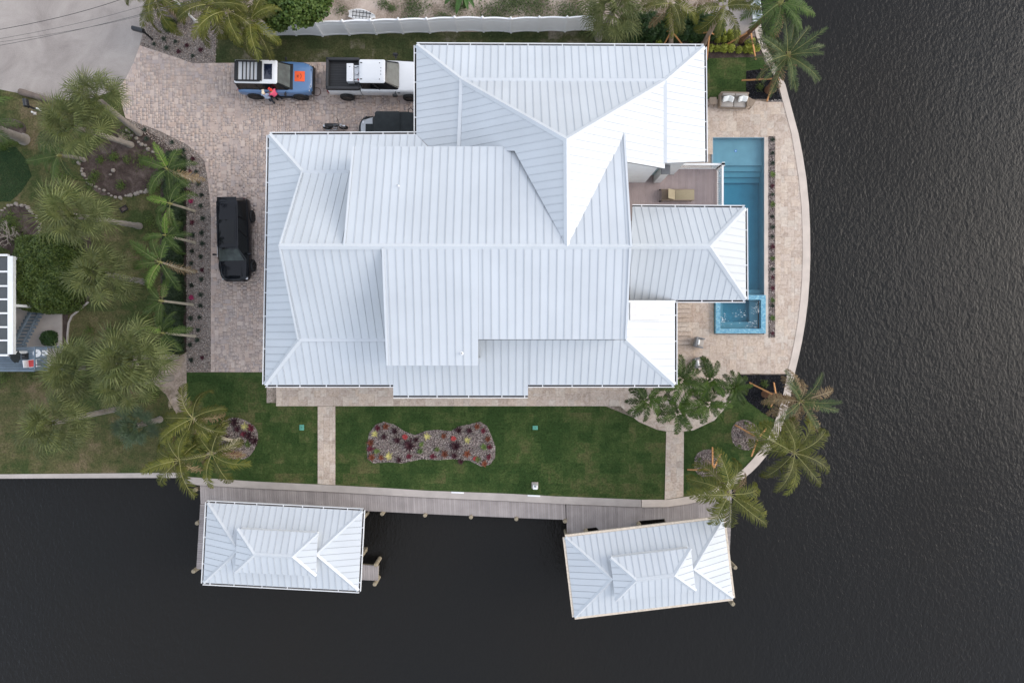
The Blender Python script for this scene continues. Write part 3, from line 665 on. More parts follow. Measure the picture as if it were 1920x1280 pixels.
ZE, ZB, ZR = 6.4, 7.45, 10.65
house = thing('house', 'large white two storey waterfront house with pale standing seam metal roofs', 'house', (0, 6.5, 0)); HO = Vector((0, -6.5, 0))
under = MB(); st = []
A_NW, A_NE, A_SW = P(781, 85, ZE), P(1320, 88, ZE), P(781, 252, ZE)
bNW, bNE = P(865, 150, ZB), P(1247, 152, ZB); AP = P(1062, 262, ZR); R0 = P(1063, 462, ZR)
EW, NS = (1, 0), (0, 1)
def rp(first3, more, eave, order=None, **k):
    """planar polygon: the first three are 3D points, 'more' are photo pixels dropped onto that plane (None keeps a 3D point)"""
    pl = plane_of(*first3); pts = list(first3) + [hit(m_, pl) if not isinstance(m_, Vector) else m_ for m_ in more]
    if order: pts = [pts[i] for i in order]
    roof_plane(st, pts, eave, under=under, **k); return pts
rp((A_NW, A_NE, bNE), [(865, 150)], EW, phase=.1)                                      # north skirt
rp((bNW, bNE, AP), [], EW, phase=.2)                                                   # north upper
rp((A_NW, bNW, A_SW), [(860, 292), (818, 289)], NS, order=[0, 1, 3, 4, 2])             # west skirt
pW = plane_of(bNW, AP, R0)
rp((bNW, AP, R0), [(965, 283), (861, 283)], NS)                                        # west upper
rp((A_NE, bNE, hit((1247, 306), plane_of(A_NE, bNE, P(1322, 303, ZE)))), [P(1322, 303, ZE)], NS)
rp((bNE, AP, R0), [(1143, 304), (1177, 304), (1246, 316)], NS)                         # east upper
pNs = plane_of(P(646, 462, ZR), P(1062, 462, ZR), P(663, 275, 8.8))
rp((P(646, 462, ZR), P(1062, 462, ZR), P(663, 275, 8.8)), [(965, 275)], EW, order=[0, 1, 3, 2], phase=.05)   # north shed
rp((R0, P(1170, 250, 8.82), P(1183, 462, ZR)), [], EW, phase=.1)                       # north-east triangle
rp((P(567, 323, ZB), P(525, 462, ZR), hit((690, 462), plane_of(P(567, 323, ZB), P(690, 323, ZB), P(525, 462, ZR)))), [(690, 323)], EW, phase=.1)
rp((P(505, 253, ZE), P(781, 253, ZE), P(567, 323, ZB)), [(830, 323), (826, 300)], EW, order=[0, 1, 4, 3, 2])
rp((P(505, 253, ZE), P(497, 721, ZE), P(567, 323, ZB)), [(562, 637)], NS, order=[0, 1, 3, 2])
ZS = 7.6
rp((P(560, 637, ZS), P(525, 462, ZR), P(735, 637, ZS)), [(730, 462)], EW, order=[0, 1, 3, 2], phase=.15)
pS = (P(560, 637, ZS), P(1173, 637, ZS), P(497, 721, ZE)); pSp = plane_of(*pS)
for poly in ([(560, 637), (737, 637), (737, 721), (497, 721)], [(737.3, 637), (990, 637), (990, 741), (737.3, 741)], [(990.3, 637), (1173, 637), (1265, 721), (990.3, 721)]):
    h_ = [hit(p, pSp) for p in poly]; roof_plane(st, h_, EW, under=under, phase=.12)
pSs = plane_of(P(718, 466, ZR), P(1181, 466, ZR), P(727, 685, 9.45))
for poly in ([(718, 466), (896.5, 466), (897, 685), (727, 685)], [(896.8, 466), (1181, 466), (1173, 636), (897.2, 636)]):
    h_ = [hit(p, pSs) for p in poly]; roof_plane(st, h_, EW, under=under, phase=.22)
ZW = 8.3
e1, e2 = P(1183, 462, ZW), P(1330, 462, ZW)
rp((e1, e2, P(1397, 390, ZE)), [(1186, 388)], EW, phase=.15)
rp((e1, e2, P(1398, 562, ZE)), [(1181, 562)], EW, phase=.15)
rp((P(1397, 390, ZE), P(1398, 562, ZE), e2), [], NS)
rp((P(1265, 563, ZE), P(1265, 721, ZE), P(1173, 636, ZS)), [(1177, 563)], NS, order=[0, 1, 2, 3])
roof = under.build('roof', M['underlay'], house, loc=HO)
place_panels(st, roof, None, 300)
hz = lambda a, pl: hit(a, pl)
caps(roof, None, [(AP, R0), (AP, bNW), (AP, bNE), (A_NW, bNW), (A_NE, bNE), (P(525, 462, ZR), P(1183, 463, ZR)), (P(505, 253, ZE), P(567, 323, ZB)), (P(497, 721, ZE), P(562, 637, ZS)), (P(1265, 721, ZE), P(1173, 637, ZS)), (e1, e2), (P(1397, 390, ZE), e2), (P(1398, 562, ZE), e2)])
flashing(roof, None, [(bNW, bNE), (bNW, hit((860, 275), plane_of(A_NW, bNW, A_SW))), (bNE, hit((1247, 306), plane_of(A_NE, bNE, P(1322, 303, ZE)))), (P(567, 323, ZB), P(655, 323, ZB)), (P(562, 637, ZS), P(726, 637, ZS))], .09)
flashing(roof, None, [(P(646, 462, ZR), P(663, 275, 8.8)), (P(718, 466, ZR), P(727, 685, 9.45)), (P(1181, 466, ZR), hit((1173, 636), pSs)), (P(1183, 462, ZR), P(1170, 250, 8.82)), (P(525, 462, ZR), P(567, 323, ZB)), (P(525, 462, ZR), P(560, 637, ZS))], .05, .06)
def gut_out(a, b_, c, z=ZE):              # c: a pixel on the inner side, to orient the trough outward
    p, q = P(*a, z), P(*b_, z); d = q - p; o = Vector((d.y, -d.x, 0)); inner = P(*c, z) - p
    if o.dot(inner) > 0: p, q = q, p
    gutters(roof, None, [(p, q)])
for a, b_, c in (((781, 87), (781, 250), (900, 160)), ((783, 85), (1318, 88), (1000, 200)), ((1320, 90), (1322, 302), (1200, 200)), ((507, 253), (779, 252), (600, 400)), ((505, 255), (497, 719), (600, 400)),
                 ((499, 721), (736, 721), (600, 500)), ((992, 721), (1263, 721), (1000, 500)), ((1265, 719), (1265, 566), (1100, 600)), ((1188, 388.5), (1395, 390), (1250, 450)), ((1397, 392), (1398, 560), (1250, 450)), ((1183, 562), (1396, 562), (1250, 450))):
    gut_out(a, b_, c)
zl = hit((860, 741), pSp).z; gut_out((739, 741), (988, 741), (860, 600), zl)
# membrane panel by the stair and roof vents
_pl = plane_of(P(1265, 563, ZE), P(1265, 721, ZE), P(1173, 636, ZS)); _q = [hit(p, _pl) for p in ((1180, 567), (1236, 567), (1236, 600), (1180, 600))]
fm = MB(); fm.loft([[p + _pl[1] * .055 for p in _q], [p + _pl[1] * .085 for p in _q]]); fm.build('membrane_panel', mat('white_membrane', (.6, .59, .575, 1), .7, .06, 3), house, loc=HO)
for (vx, vy, pl, r_) in ((747, 349, pNs, .03), (866, 662, pSs, .045)):
    v_ = hit((vx, vy), pl); t = MB(); t.lathe([(r_ * 2.2, 0), (r_ * 2.0, .05), (r_, .07), (r_, .3), (r_ * .7, .3), (r_ * .7, .12), (.001, .12)], 14); t.k = 0
    t.build('vent_pipe', M['white'], roof, smooth=40, loc=v_)
# walls and gables
wm = MB()
wm.prism([(-4.2, 9.9), (6.3, 9.9), (9.6, 9.9), (9.6, 15.3), (-4.2, 15.3)], 0, 6.5)
wm.prism([(-12.4, -1.35), (6.2, -1.35), (6.2, 9.8), (-3.9, 9.8), (-3.9, 10.35), (-12.4, 10.35)], 0, 6.45)
wm.prism([(6.25, 3.0), (9.2, 3.0), (9.2, 6.6), (6.25, 6.6)], 0, 6.4)
wm.prism([(6.25, -1.3), (8.1, -1.3), (8.1, 2.2), (6.25, 2.2)], 0, 6.3)
wm.build('wall', M['wall'], house, loc=HO)
gw = MB()
k_ = .975
def wallpoly(top, drop):                  # vertical skirt wall hanging below a roof edge
    low = [Vector((p.x, p.y, drop(p) if callable(drop) else drop)) for p in top]; gw.poly(list(top) + low[::-1])
ins = Vector((.35, 0, -.1))
wallpoly([P(567, 323, ZB) + ins, P(525, 462, ZR) + ins, P(560, 637, ZS) + ins], 6.6)
for a, b_, s in ((P(646, 462, ZR), P(663, 275, 8.8), 1), (P(718, 466, ZR), P(727, 685, 9.45), 1), (P(1181, 466, ZR), hit((1173, 636), pSs), -1), (P(1183, 462, ZR), P(1170, 250, 8.82), -1)):
    o_ = Vector((.15 * s, 0, -.13)); wallpoly([a + o_, b_ + o_], 6.6)
o_ = Vector((0, -.3, -.1)); 
wallpoly([P(663, 275, 8.8) + o_, hit((965, 275), pNs) + o_], 7.0)
o_ = Vector((0, .35, -.1)); wallpoly([hit((727, 685), pSs) + o_, hit((897, 685), pSs) + o_], 6.8); wallpoly([hit((897, 636), pSs) + o_, hit((1173, 636), pSs) + o_], 6.8)
o_ = Vector((-.35, 0, -.1)); wallpoly([hit((897, 636), pSs) + o_, hit((897, 685), pSs) + o_], 6.8)
wallpoly([hit((1246, 316), plane_of(bNE, AP, R0)) + Vector((-.2, .25, -.1)), hit((1177, 304), plane_of(bNE, AP, R0)) + Vector((0, .25, -.1))], 3.4)
gw.build('gable_wall', M['wall'], house, loc=HO)
def window(c, w, h, axis, parent=house):
    t = MB(); d = (w, .06, h) if axis == 'x' else (.06, w, h); t.box((0, 0, 0), d); f = t.build('window', M['white'], parent, loc=Vector(c) + HO)
    g_ = MB(); g_.box((0, 0, 0), ((w - .16, .075, h - .16) if axis == 'x' else (.075, w - .16, h - .16))); g_.build('pane', M['glass'], f)
for x in (-10, -7, -3.2, .6, 4): window((x, -1.36, 1.9), 1.5, 1.6, 'x'); window((x, -1.36, 4.9), 1.3, 1.4, 'x')
for y in (1, 4, 7.5): window((-12.41, y, 4.9), 1.3, 1.4, 'y')
for y in (2.6, 7.4): window((-12.41, y, 1.7), 2.8, 2.2, 'y')
for y in (11.2, 13.6): window((9.61, y, 1.9), 1.8, 1.8, 'y'); window((9.61, y, 4.9), 1.6, 1.5, 'y')
t = MB(); t.box((0, 0, 0), (1.7, .05, 2.2)); t.build('glass_door', M['blueglass'], house, loc=Vector((7.55, 9.87, 4.55)) + HO)
# balcony
BZ = 3.4
bx0, bx1, by0, by1 = 6.25, P(1347, 0, BZ).x, 3.0, P(0, 315, BZ).y
planks('balcony_deck', [(bx0, 6.65), (bx1, 6.65), (bx1, by1), (9.65, by1), (9.65, 9.88), (bx0, 9.88)], (1, 0), .14, BZ, M['plank2'], house, HO, .008)
t = MB(); t.prism([(bx0, by0), (bx1, by0), (bx1, by1), (9.65, by1), (9.65, 9.86), (bx0, 9.86)], BZ - .3, BZ - .05); t.build('balcony_slab', M['white'], house, loc=HO)
def railing(a, b_, z, h=1.02, step=.125):
    a = Vector((*a, z)); b_ = Vector((*b_, z)); d = b_ - a; L = d.length; n_ = max(1, int(L / step)); t = MB(); up = Vector((0, 0, 1))
    t.beam(a + up * h, b_ + up * h, .11, .05); t.beam(a + up * .1, b_ + up * .1, .06, .05)
    r = t.build('railing', M['white'], house, loc=HO)
    for i in range(1, n_):
        t = MB(); t.beam(a + d * i / n_ + up * .12, a + d * i / n_ + up * (h - .02), .045, .045); t.build('baluster', M['white'], r)
    for e in [a + d * k for k in ((0, .5, 1) if L > 3.5 else (0, 1))]:
        t = MB(); t.box(e + up * (h + .1) / 2, (.12, .12, h + .1)); t.box(e + up * (h + .13), (.17, .17, .05)); t.build('newel_post', M['white'], r)
railing((9.75, by1 - .06), (bx1 - .08, by1 - .06), BZ); railing((bx1 - .08, by1 - .1), (bx1 - .08, 6.8), BZ)
t = MB(); t.rbox((8.62, 9.62, BZ + 1.05), (.42, .42, 2.1), .02); t.k = 1; t.rbox((8.62, 9.62, BZ + 2.16), (.5, .5, .12), .02); t.build('column', [M['white'], M['steel']], house, loc=HO)
for x, y in ((12.1, 3.2), (12.1, 6.45), (9.6, 3.2)):
    t = MB(); t.rbox((x, y, 3.15), (.32, .32, 6.3), .02); t.box((x, y, .1), (.42, .42, .2)); t.build('porch_post', M['white'], house, loc=HO)
t = MB(); t.rbox((P(1035, 0, 3).x, 15.95, 3.2), (.42, 1.25, .5), .03); t.build('wall_unit', M['white'], house, loc=HO)
# stone steps
stp = thing('stone_steps', 'travertine garden steps beside the east wall near the spa', 'steps', (P(1282, 630).x, P(0, 630).y, 0))
so = Vector(stp.location) * -1
for k in range(9):
    ya, yb = P(0, 570 + k * 8.5, .8 - .08 * k).y, P(0, 570 + (k + 1) * 8.5, .8 - .08 * k).y; t = MB(); xw = P(1262, 0, .5).x; xe = P(1297 if k < 9 else 1300, 0, .5).x - (.15 if k < 5 else 0)
    t.box(((xw + xe) / 2, (ya + yb) / 2, (.9 - k * .09) / 2), (xe - xw, abs(yb - ya) - .012, .9 - k * .09)); t.build('tread', M['slab'], stp, loc=so)
for k in range(2):
    ya, yb = P(0, 647 + k * 22).y, P(0, 669 + k * 22).y; t = MB(); xw = P(1262, 0).x; xe = P(1300, 0).x; t.box(((xw + xe) / 2, (ya + yb) / 2, .06), (xe - xw, abs(yb - ya) - .012, .1)); t.build('landing_slab', M['slab'], stp, loc=so)

# ------------------------------------------------------------------ boathouses
def boathouse(label, corners, z=3.0, pitch=.42, lift=.28, gut_=True, shell=False):
    c4 = [P(a, b_, z) for a, b_ in corners]; c = sum(c4, Vector()) / 4; c.z = 0
    ux = ((c4[1] - c4[0]) + (c4[2] - c4[3])); ux.z = 0; ux.normalize(); ang = math.atan2(ux.y, ux.x)
    w = ((c4[1] - c4[0]).length + (c4[2] - c4[3]).length) / 2; d = ((c4[3] - c4[0]).length + (c4[2] - c4[1]).length) / 2
    root = thing('boathouse', label, 'boathouse', c, ang); st = []; un = MB()
    def hip(w, d, z, ph=0):
        hw, hd = w / 2, d / 2; zr = z + hd * pitch; rx = hw - hd
        a, b_, c_, e = [Vector(p) for p in ((-hw, hd, z), (hw, hd, z), (hw, -hd, z), (-hw, -hd, z))]; r1, r2 = Vector((-rx, 0, zr)), Vector((rx, 0, zr))
        roof_plane(st, [a, r1, r2, b_], EW, sp=.38, under=un, phase=ph); roof_plane(st, [e, r1, r2, c_], EW, sp=.38, under=un, phase=ph)
        roof_plane(st, [a, e, r1], NS, sp=.38, under=un, phase=.19); roof_plane(st, [b_, c_, r2], NS, sp=.38, under=un, phase=.19)
        return (a, b_, c_, e, r1, r2)
    A = hip(w, d, z); mw, md = 4.72, 2.52
    zz = z + d / 2 * pitch + .06
    B = hip(mw, md, zz, .1)
    rf = un.build('roof', M['underlay'], root); place_panels(st, rf, None, 300)
    for Q in (A, B): caps(rf, None, [(Q[0], Q[4]), (Q[3], Q[4]), (Q[1], Q[5]), (Q[2], Q[5])] + ([(Q[4], Q[5])] if Q is B else []), .12, .06)
    cl = MB()
    for p, q in ((0, 1), (1, 2), (2, 3), (3, 0)):
        a = B[p] * .955; b_ = B[q] * .955; cl.poly([(a.x, a.y, zz - .08), (b_.x, b_.y, zz - .08), (b_.x, b_.y, zz - .75), (a.x, a.y, zz - .75)])
    cl.build('clerestory', M['white'], root)
    for p, q in ((0, 1), (1, 2), (2, 3), (3, 0)):
        a, b_ = A[p], A[q]; dd = b_ - a; o = Vector((dd.y, -dd.x, 0)); 
        if o.dot(-a) > 0: a, b_ = b_, a
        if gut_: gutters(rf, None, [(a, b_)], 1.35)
        else:
            t = MB(); o = o.normalized(); o = o if o.dot(a) > 0 else -o
            t.beam(a + o * .07 + Vector((0, 0, -.07)), b_ + o * .07 + Vector((0, 0, -.07)), .15, .12); t.build('fascia', M['shell'], root)
    for sx in (-1, -.33, .33, 1):
        for sy in (-1, 1):
            t = MB(); x, y = sx * (w / 2 - .55), sy * (d / 2 - 1.15); t.box((x, y, z / 2 - 1.3), (.24, .24, z + 2.5)); t.build('post', M['oldwood'], root)
    for sy in (-1, 1):
        t = MB(); t.box((0, sy * (d / 2 - 1.15), z - .12), (w - .8, .2, .3)); t.build('beam', M['white'], root)
    return root
M['shell'] = mat('sandy_fascia', lin(206, 192, 174), .9, .2, 9, .4, 30)
boathouse('boathouse with white gutters and a square set finger pier at its end', [(389, 943), (679, 957), (672, 1107), (382, 1091)])
boathouse('tilted boathouse with sandy eaves beside the brown tipped palm', [(1059, 1006), (1358, 972), (1372, 1120), (1078, 1157)], gut_=False, pitch=.44)
# ------------------------------------------------------------------ fence
fp = [(505, 69), (556, 66.5), (605.5, 68), (655.5, 66), (706, 64.5), (756, 63), (806.5, 62), (857, 59.5), (907, 60), (958, 61.5), (1009, 59.6), (1059, 59.6), (1109, 58)]
fq = [P(a, b_, 0) for a, b_ in fp]
fence = thing('vinyl_fence', 'white vinyl privacy fence with posts behind the side lawn', 'fence', fq[6]); fo = -fq[6]
M['vinyl'] = mat('white_vinyl', (.82, .82, .82, 1), .45, .03, 2)
for p in fq:
    t = MB(); t.box(p + Vector((0, 0, .94)), (.13, .13, 1.88)); t.lathe([(.095, 1.88), (.095, 1.91), (.001, 1.97)], 4, p); t.build('post', M['vinyl'], fence, loc=fo)
for p, q in zip(fq, fq[1:]):
    d = q - p; N = 8; up = Vector((0, 0, 1)); nrm = Vector((-d.y, d.x, 0)).normalized()
    t = MB(); rings = []
    for i in range(N + 1):
        f = i / N; e = p + d * (.03 + .94 * f) + nrm * (.05 * math.sin(math.pi * f)); rings.append([e + nrm * .02 + up * .14, e - nrm * .02 + up * .14, e - nrm * .02 + up * 1.72, e + nrm * .02 + up * 1.72])
    t.loft(rings); pn = t.build('panel', M['vinyl'], fence, smooth=30, loc=fo)
    for z0, z1, th in ((.06, .2, .035), (1.66, 1.8, .045), (1.38, 1.44, .03)):
        t = MB(); rings = []
        for i in range(N + 1):
            f = i / N; e = p + d * (.03 + .94 * f) + nrm * (.05 * math.sin(math.pi * f)); rings.append([e + nrm * th + up * z0, e - nrm * th + up * z0, e - nrm * th + up * z1, e + nrm * th + up * z1])
        t.loft(rings); t.build('rail', M['vinyl'], pn)
# ------------------------------------------------------------------ vehicles (local x = forward)
def paint(name, c, rough=.3, coat=.6): return mat(name, c, rough, .03, 1, coat=coat, spec=.5)
def rrect(x0, x1, hw, r, z, n=4, hw1=None):
    hw1 = hw if hw1 is None else hw1; pts = []
    for cx, cy, a0 in ((x1 - r, hw1 - r, 0), (x0 + r, hw - r, 90), (x0 + r, -hw + r, 180), (x1 - r, -hw1 + r, 270)):
        for k in range(n + 1):
            a = R(a0 + 90 * k / n); pts.append((cx + r * math.cos(a), cy + r * math.sin(a), z))
    return pts
def section(x, hw, zb, zt, r, crown=.02):
    return [(x, -hw * .93, zb), (x, -hw * .99, zb + .14), (x, -hw, (zb + zt) / 2), (x, -hw + r * .12, zt - r), (x, -hw + r * .4, zt - r * .35), (x, -hw + r * 1.2, zt), (x, -hw * .4, zt + crown), (x, hw * .4, zt + crown), (x, hw - r * 1.2, zt), (x, hw - r * .4, zt - r * .35), (x, hw - r * .12, zt - r), (x, hw, (zb + zt) / 2), (x, hw * .99, zb + .14), (x, hw * .93, zb)]
def wheel(parent, x, y, r, w=.26, side=1):
    t = MB(); t.lathe([(r * .62, -w / 2), (r * .93, -w / 2), (r, -w / 2 + .04), (r, w / 2 - .04), (r * .93, w / 2), (r * .62, w / 2)], 22, axis='Y', ring=True); o = t.build('wheel', M['rubber'], parent, smooth=35, loc=(x, y, r))
    t = MB(); t.lathe([(.001, -.04), (r * .62, -.04), (r * .62, .03), (r * .55, .0), (.001, .0)], 18, axis='Y')
    for k in range(5):
        a = 2 * math.pi * k / 5; t.beam((.05 * math.cos(a), .03 * side, .05 * math.sin(a)), (r * .6 * math.cos(a), .05 * side, r * .6 * math.sin(a)), .07, .03, up=(0, 1, 0))
    t.build('rim', M['rimdark'], o, loc=(0, side * w * .34, 0))
M['rimdark'] = mat('dark_rim', (.03, .03, .032, 1), .35, .1, metal=.6)
M['glass_car'] = mat('car_glass', (.006, .007, .008, 1), .12, .1, 1, spec=.35)
M['screen'] = mat('windscreen_glass', (.035, .045, .04, 1), .15, .7, 2.2, spec=.4)
def greenhouse(parent, x0b, x1b, hwb, zb, x0t, x1t, hwt, zt, mg, mp, pillars, roofm=None, r=.12, rt=.1, front=True):
    t = MB(); t.loft([rrect(x0b, x1b, hwb, r, zb), rrect(x0t, x1t, hwt, rt, zt)]); t.build('cabin_glass', mg, parent, smooth=35)
    t = MB(); t.loft([rrect(x0t, x1t, hwt + .01, rt, zt - .02), rrect(x0t - .015, x1t + .015, hwt + .02, rt, zt + .02), rrect(x0t + .03, x1t - .03, hwt - .04, rt, zt + .055), rrect(x0t + .25, x1t - .25, hwt - .3, rt, zt + .07)])
    ro = t.build('roof', roofm or mp, parent, smooth=40)
    for f in pillars:                      # f: 0 rear .. 1 front along the side
        for s in (-1, 1):
            a = Vector((x0b + .06 + (x1b - x0b - .12) * f, s * (hwb + .004), zb)); c = Vector((x0t + .05 + (x1t - x0t - .1) * f, s * (hwt + .008), zt))
            t = MB(); t.beam(a, c, .09, .035, up=(0, s, .2)); t.build('pillar', mp, parent)
    # windscreen inset
    if front:
        e = .012; a = [Vector((x1b - .02 + e, y, zb + .04)) for y in (-hwb + .14, hwb - .14)]; c = [Vector((x1t - .02 + e, y, zt - .05)) for y in (hwt - .1, -hwt + .1)]
        t = MB(); n_ = (a[1] - a[0]).cross(c[0] - a[0]).normalized(); n_ = n_ if n_.x > 0 else -n_
        t.poly([p + n_ * .035 for p in a + c]); t.poly([p + n_ * .02 for p in (a + c)][::-1]); t.build('windscreen', M['screen'], parent)
    return ro
def mirror(parent, x, y, z, s, m):
    t = MB(); t.rbox((0, s * .12, 0), (.12, .2, .17), .04); t.beam((0, -.05 * s, -.02), (0, s * .08, -.01), .05, .04); t.build('mirror', m, parent, smooth=40, loc=(x, y, z))
def plate(parent, name, c, d, m, r=.015, rz=0): t = MB(); t.rbox((0, 0, 0), d, r, rz); return t.build(name, m, parent, smooth=40, loc=c)

# blue off-road SUV with white roof
blue = paint('slate_blue_paint', lin(84, 118, 158)); wht = paint('white_car_paint', (.7, .71, .72, 1), .35, .4)
suv = thing('off_road_suv', 'slate blue off-road SUV with white roof and black slatted roof rack', 'SUV', (-14.92, 16.62, .045), R(-1))
t = MB(); secs = [section(-2.33, .80, .5, 1.0, .1), section(-2.28, .95, .42, 1.12, .12), section(-1.9, 1.0, .38, 1.16, .12), section(.75, 1.0, .38, 1.16, .12), section(.95, 1.0, .38, 1.16, .1), section(1.8, .985, .4, 1.13, .14), section(2.15, .9, .45, 1.08, .18), section(2.3, .74, .5, .98, .15)]
t.loft(secs); t.build('body', blue, suv, smooth=45)
greenhouse(suv, -2.24, .98, .84, 1.14, -2.2, .42, .70, 1.84, M['glass_car'], M['black'], (.0, .42), wht)
t = MB(); t.rbox((2.27, 0, .62), (.16, 1.72, .42), .07); t.build('front_bumper', M['black'], suv, smooth=40)
t = MB(); t.rbox((-2.32, 0, .6), (.12, 1.8, .34), .05); t.build('rear_bumper', M['black'], suv, smooth=40)
plate(suv, 'grille', (2.22, 0, .95), (.1, 1.2, .16), M['black'], .03)
for s in (-1, 1):
    plate(suv, 'headlight', (2.14, s * .74, .95), (.12, .2, .18), M['chrome'], .05); mirror(suv, .72, s * 1.0, 1.2, s, M['black']); plate(suv, 'tail_light', (-2.31, s * .82, .95), (.06, .1, .3), mat('red_lens', (.4, .02, .02, 1), .3), .02)
    for x in (-1.45, 1.45):
        wheel(suv, x, s * .93, .41, .26, s); t = MB(); t.lathe([(.44, -.04), (.5, -.04), (.5, .05), (.44, .05)], 20, axis='Y', ring=True); t.build('arch_trim', M['black'], suv, loc=(x, s * 1.0, .43))
    t = MB(); t.beam((-.9, s * .99, .42), (.95, s * .99, .42), .12, .06); t.build('side_step', M['black'], suv)
plate(suv, 'cowl', (1.02, 0, 1.165), (.3, 1.62, .05), M['black'], .02)
rk = MB()
for s in (-1, 1): rk.rbox((-1.35, s * .6, 1.985), (1.5, .11, .05), .015)
for x in (-2.05, -.62): rk.rbox((x, 0, 1.985), (.24 if x < -1 else .3, 1.22, .05), .015)
rack = rk.build('roof_rack', M['black'], suv)
for x in (-1.66, -1.43, -1.2, -.97): plate(rack, 'slat', (x, 0, 1.985), (.07, 1.16, .04), M['black'], .01)
plate(suv, 'sunroof', (-.12, 0, 1.915), (.5, .95, .03), mat('navy_sunroof_glass', (.008, .012, .03, 1), .08, .1, 2, spec=.9), .012)
lp = thing('landing_pad', 'orange square drone landing pad with a dark H lying on the blue bonnet', 'landing pad', (-13.33, 16.63, 1.205), R(-1))
plate(lp, 'pad', (0, 0, .008), (.64, .64, .016), mat('orange_fabric', lin(236, 96, 52), .8, .05, 5), .006)
t = MB(); t.box((-.12, -.055, .02), (.15, .025, .006)); t.box((-.12, .055, .02), (.15, .025, .006)); t.box((-.12, 0, .0205), (.025, .09, .006))
prev = None
for k in range(9):
    a = R(-70 + 140 * k / 8); p = Vector((-.02 + .12 * math.cos(a), .17 * math.sin(a), .02))
    if prev: t.beam(prev, p, .022, .006)
    prev = p
t.build('letter_mark', M['black'], lp)

# white pickup
truck = thing('pickup_truck', 'white crew pickup truck with black bed partly under the roof eave', 'pickup', (-8.45, 16.62, .045), R(-.6))
wp = paint('white_truck_paint', (.68, .69, .70, 1), .3)
t = MB(); t.loft([section(-3.12, .9, .62, 1.25, .06), section(-3.05, .99, .5, 1.33, .06), section(-1.05, 1.0, .48, 1.33, .06)]); bd = t.build('bed_side', wp, truck, smooth=45)
t = MB(); t.loft([section(-1.0, .99, .48, 1.32, .07), section(1.0, 1.0, .48, 1.30, .1), section(1.3, 1.0, .5, 1.3, .12), section(2.6, .98, .52, 1.24, .16), section(2.95, .86, .58, 1.15, .14)]); t.build('body', wp, truck, smooth=45)
greenhouse(truck, -1.0, 1.38, .87, 1.29, -.95, .62, .70, 1.93, M['glass_car'], M['black'], (.5,), wp)
t = MB(); t.box((-2.05, 0, 1.36), (1.85, 1.66, .01)); t.build('bed_floor', M['black'], truck)
M['liner'] = mat('grey_bed_liner', (.03, .031, .033, 1), .7, .15, 6)
br = MB()
for s in (-1, 1): br.rbox((-2.07, s * .9, 1.5), (2.08, .17, .3), .03)
br.rbox((-3.03, 0, 1.5), (.16, 1.9, .3), .04); br.rbox((-1.1, 0, 1.46), (.08, 1.7, .2), .02); br.build('bed_rail', M['liner'], truck, smooth=40)
for k in range(9): plate(truck, 'floor_rib', (-2.05, -.62 + k * .155, 1.375), (1.8, .05, .02), M['liner'], .006)
for s in (-1, 1):
    mirror(truck, 1.18, s * 1.06, 1.36, s, M['black']); plate(truck, 'tow_mirror', (1.16, s * 1.28, 1.42), (.3, .14, .26), M['black'], .04)
    for x in (-2.05, 1.95): wheel(truck, x, s * .98, .46, .32, s)
    plate(truck, 'tail_light', (-3.1, s * .93, 1.08), (.09, .13, .34), mat('dark_red_lens', (.25, .015, .02, 1), .3), .03); plate(truck, 'headlight', (2.88, s * .75, 1.0), (.14, .22, .2), M['chrome'], .05)
    for x in (-.55, .45): plate(truck, 'door_handle', (x, s * 1.005, 1.08), (.16, .03, .05), M['chrome'], .012)
    for x in (-.83, .3): plate(truck, 'roof_mount', (x, s * .5, 2.0), (.13 if x < 0 else .05, .06, .02), M['black'], .008)
    plate(truck, 'fender_vent', (1.35, s * 1.0, 1.1), (.16, .03, .12), M['black'], .01)
for y in (-.2, 0, .2): plate(truck, 'marker_lamp', (.38, y, 2.0), (.04, .06, .02), M['black'], .008)
t = MB(); t.rbox((2.98, 0, .7), (.2, 1.8, .34), .05); t.build('front_bumper', M['chrome'], truck, smooth=40)
wb_ = MB(); wb_.rbox((-10.02, 16.62, 1.65), (.42, 1.12, .42), .03); cb = wb_.build('cargo_box', wht); tag(cb, 'white cargo box strapped in the black truck bed', 'box'); 
wm_ = thing('pump_unit', 'small white pump unit with hoses beside the cargo box in the truck bed', 'pump', (-9.62, 16.62, 1.41))
plate(wm_, 'housing', (0, 0, .16), (.34, 1.0, .3), wht, .04); t = MB(); t.lathe([(.001, .3), (.12, .3), (.12, .42), (.001, .44)], 14); t.build('tank_cap', M['chrome'], wm_, smooth=40)
t = MB(); t.tube([(.1, .4, .33), (-.05, .3, .42), (-.2, .36, .4), (-.45, .34, .45)], .02, 6); t.tube([(.08, -.35, .33), (-.1, -.42, .38), (-.4, -.4, .44)], .02, 6); t.build('hose', M['black'], wm_)
plate(wm_, 'red_valve', (.1, -.42, .34), (.1, .1, .08), mat('red_plastic', lin(170, 40, 36), .5), .02)
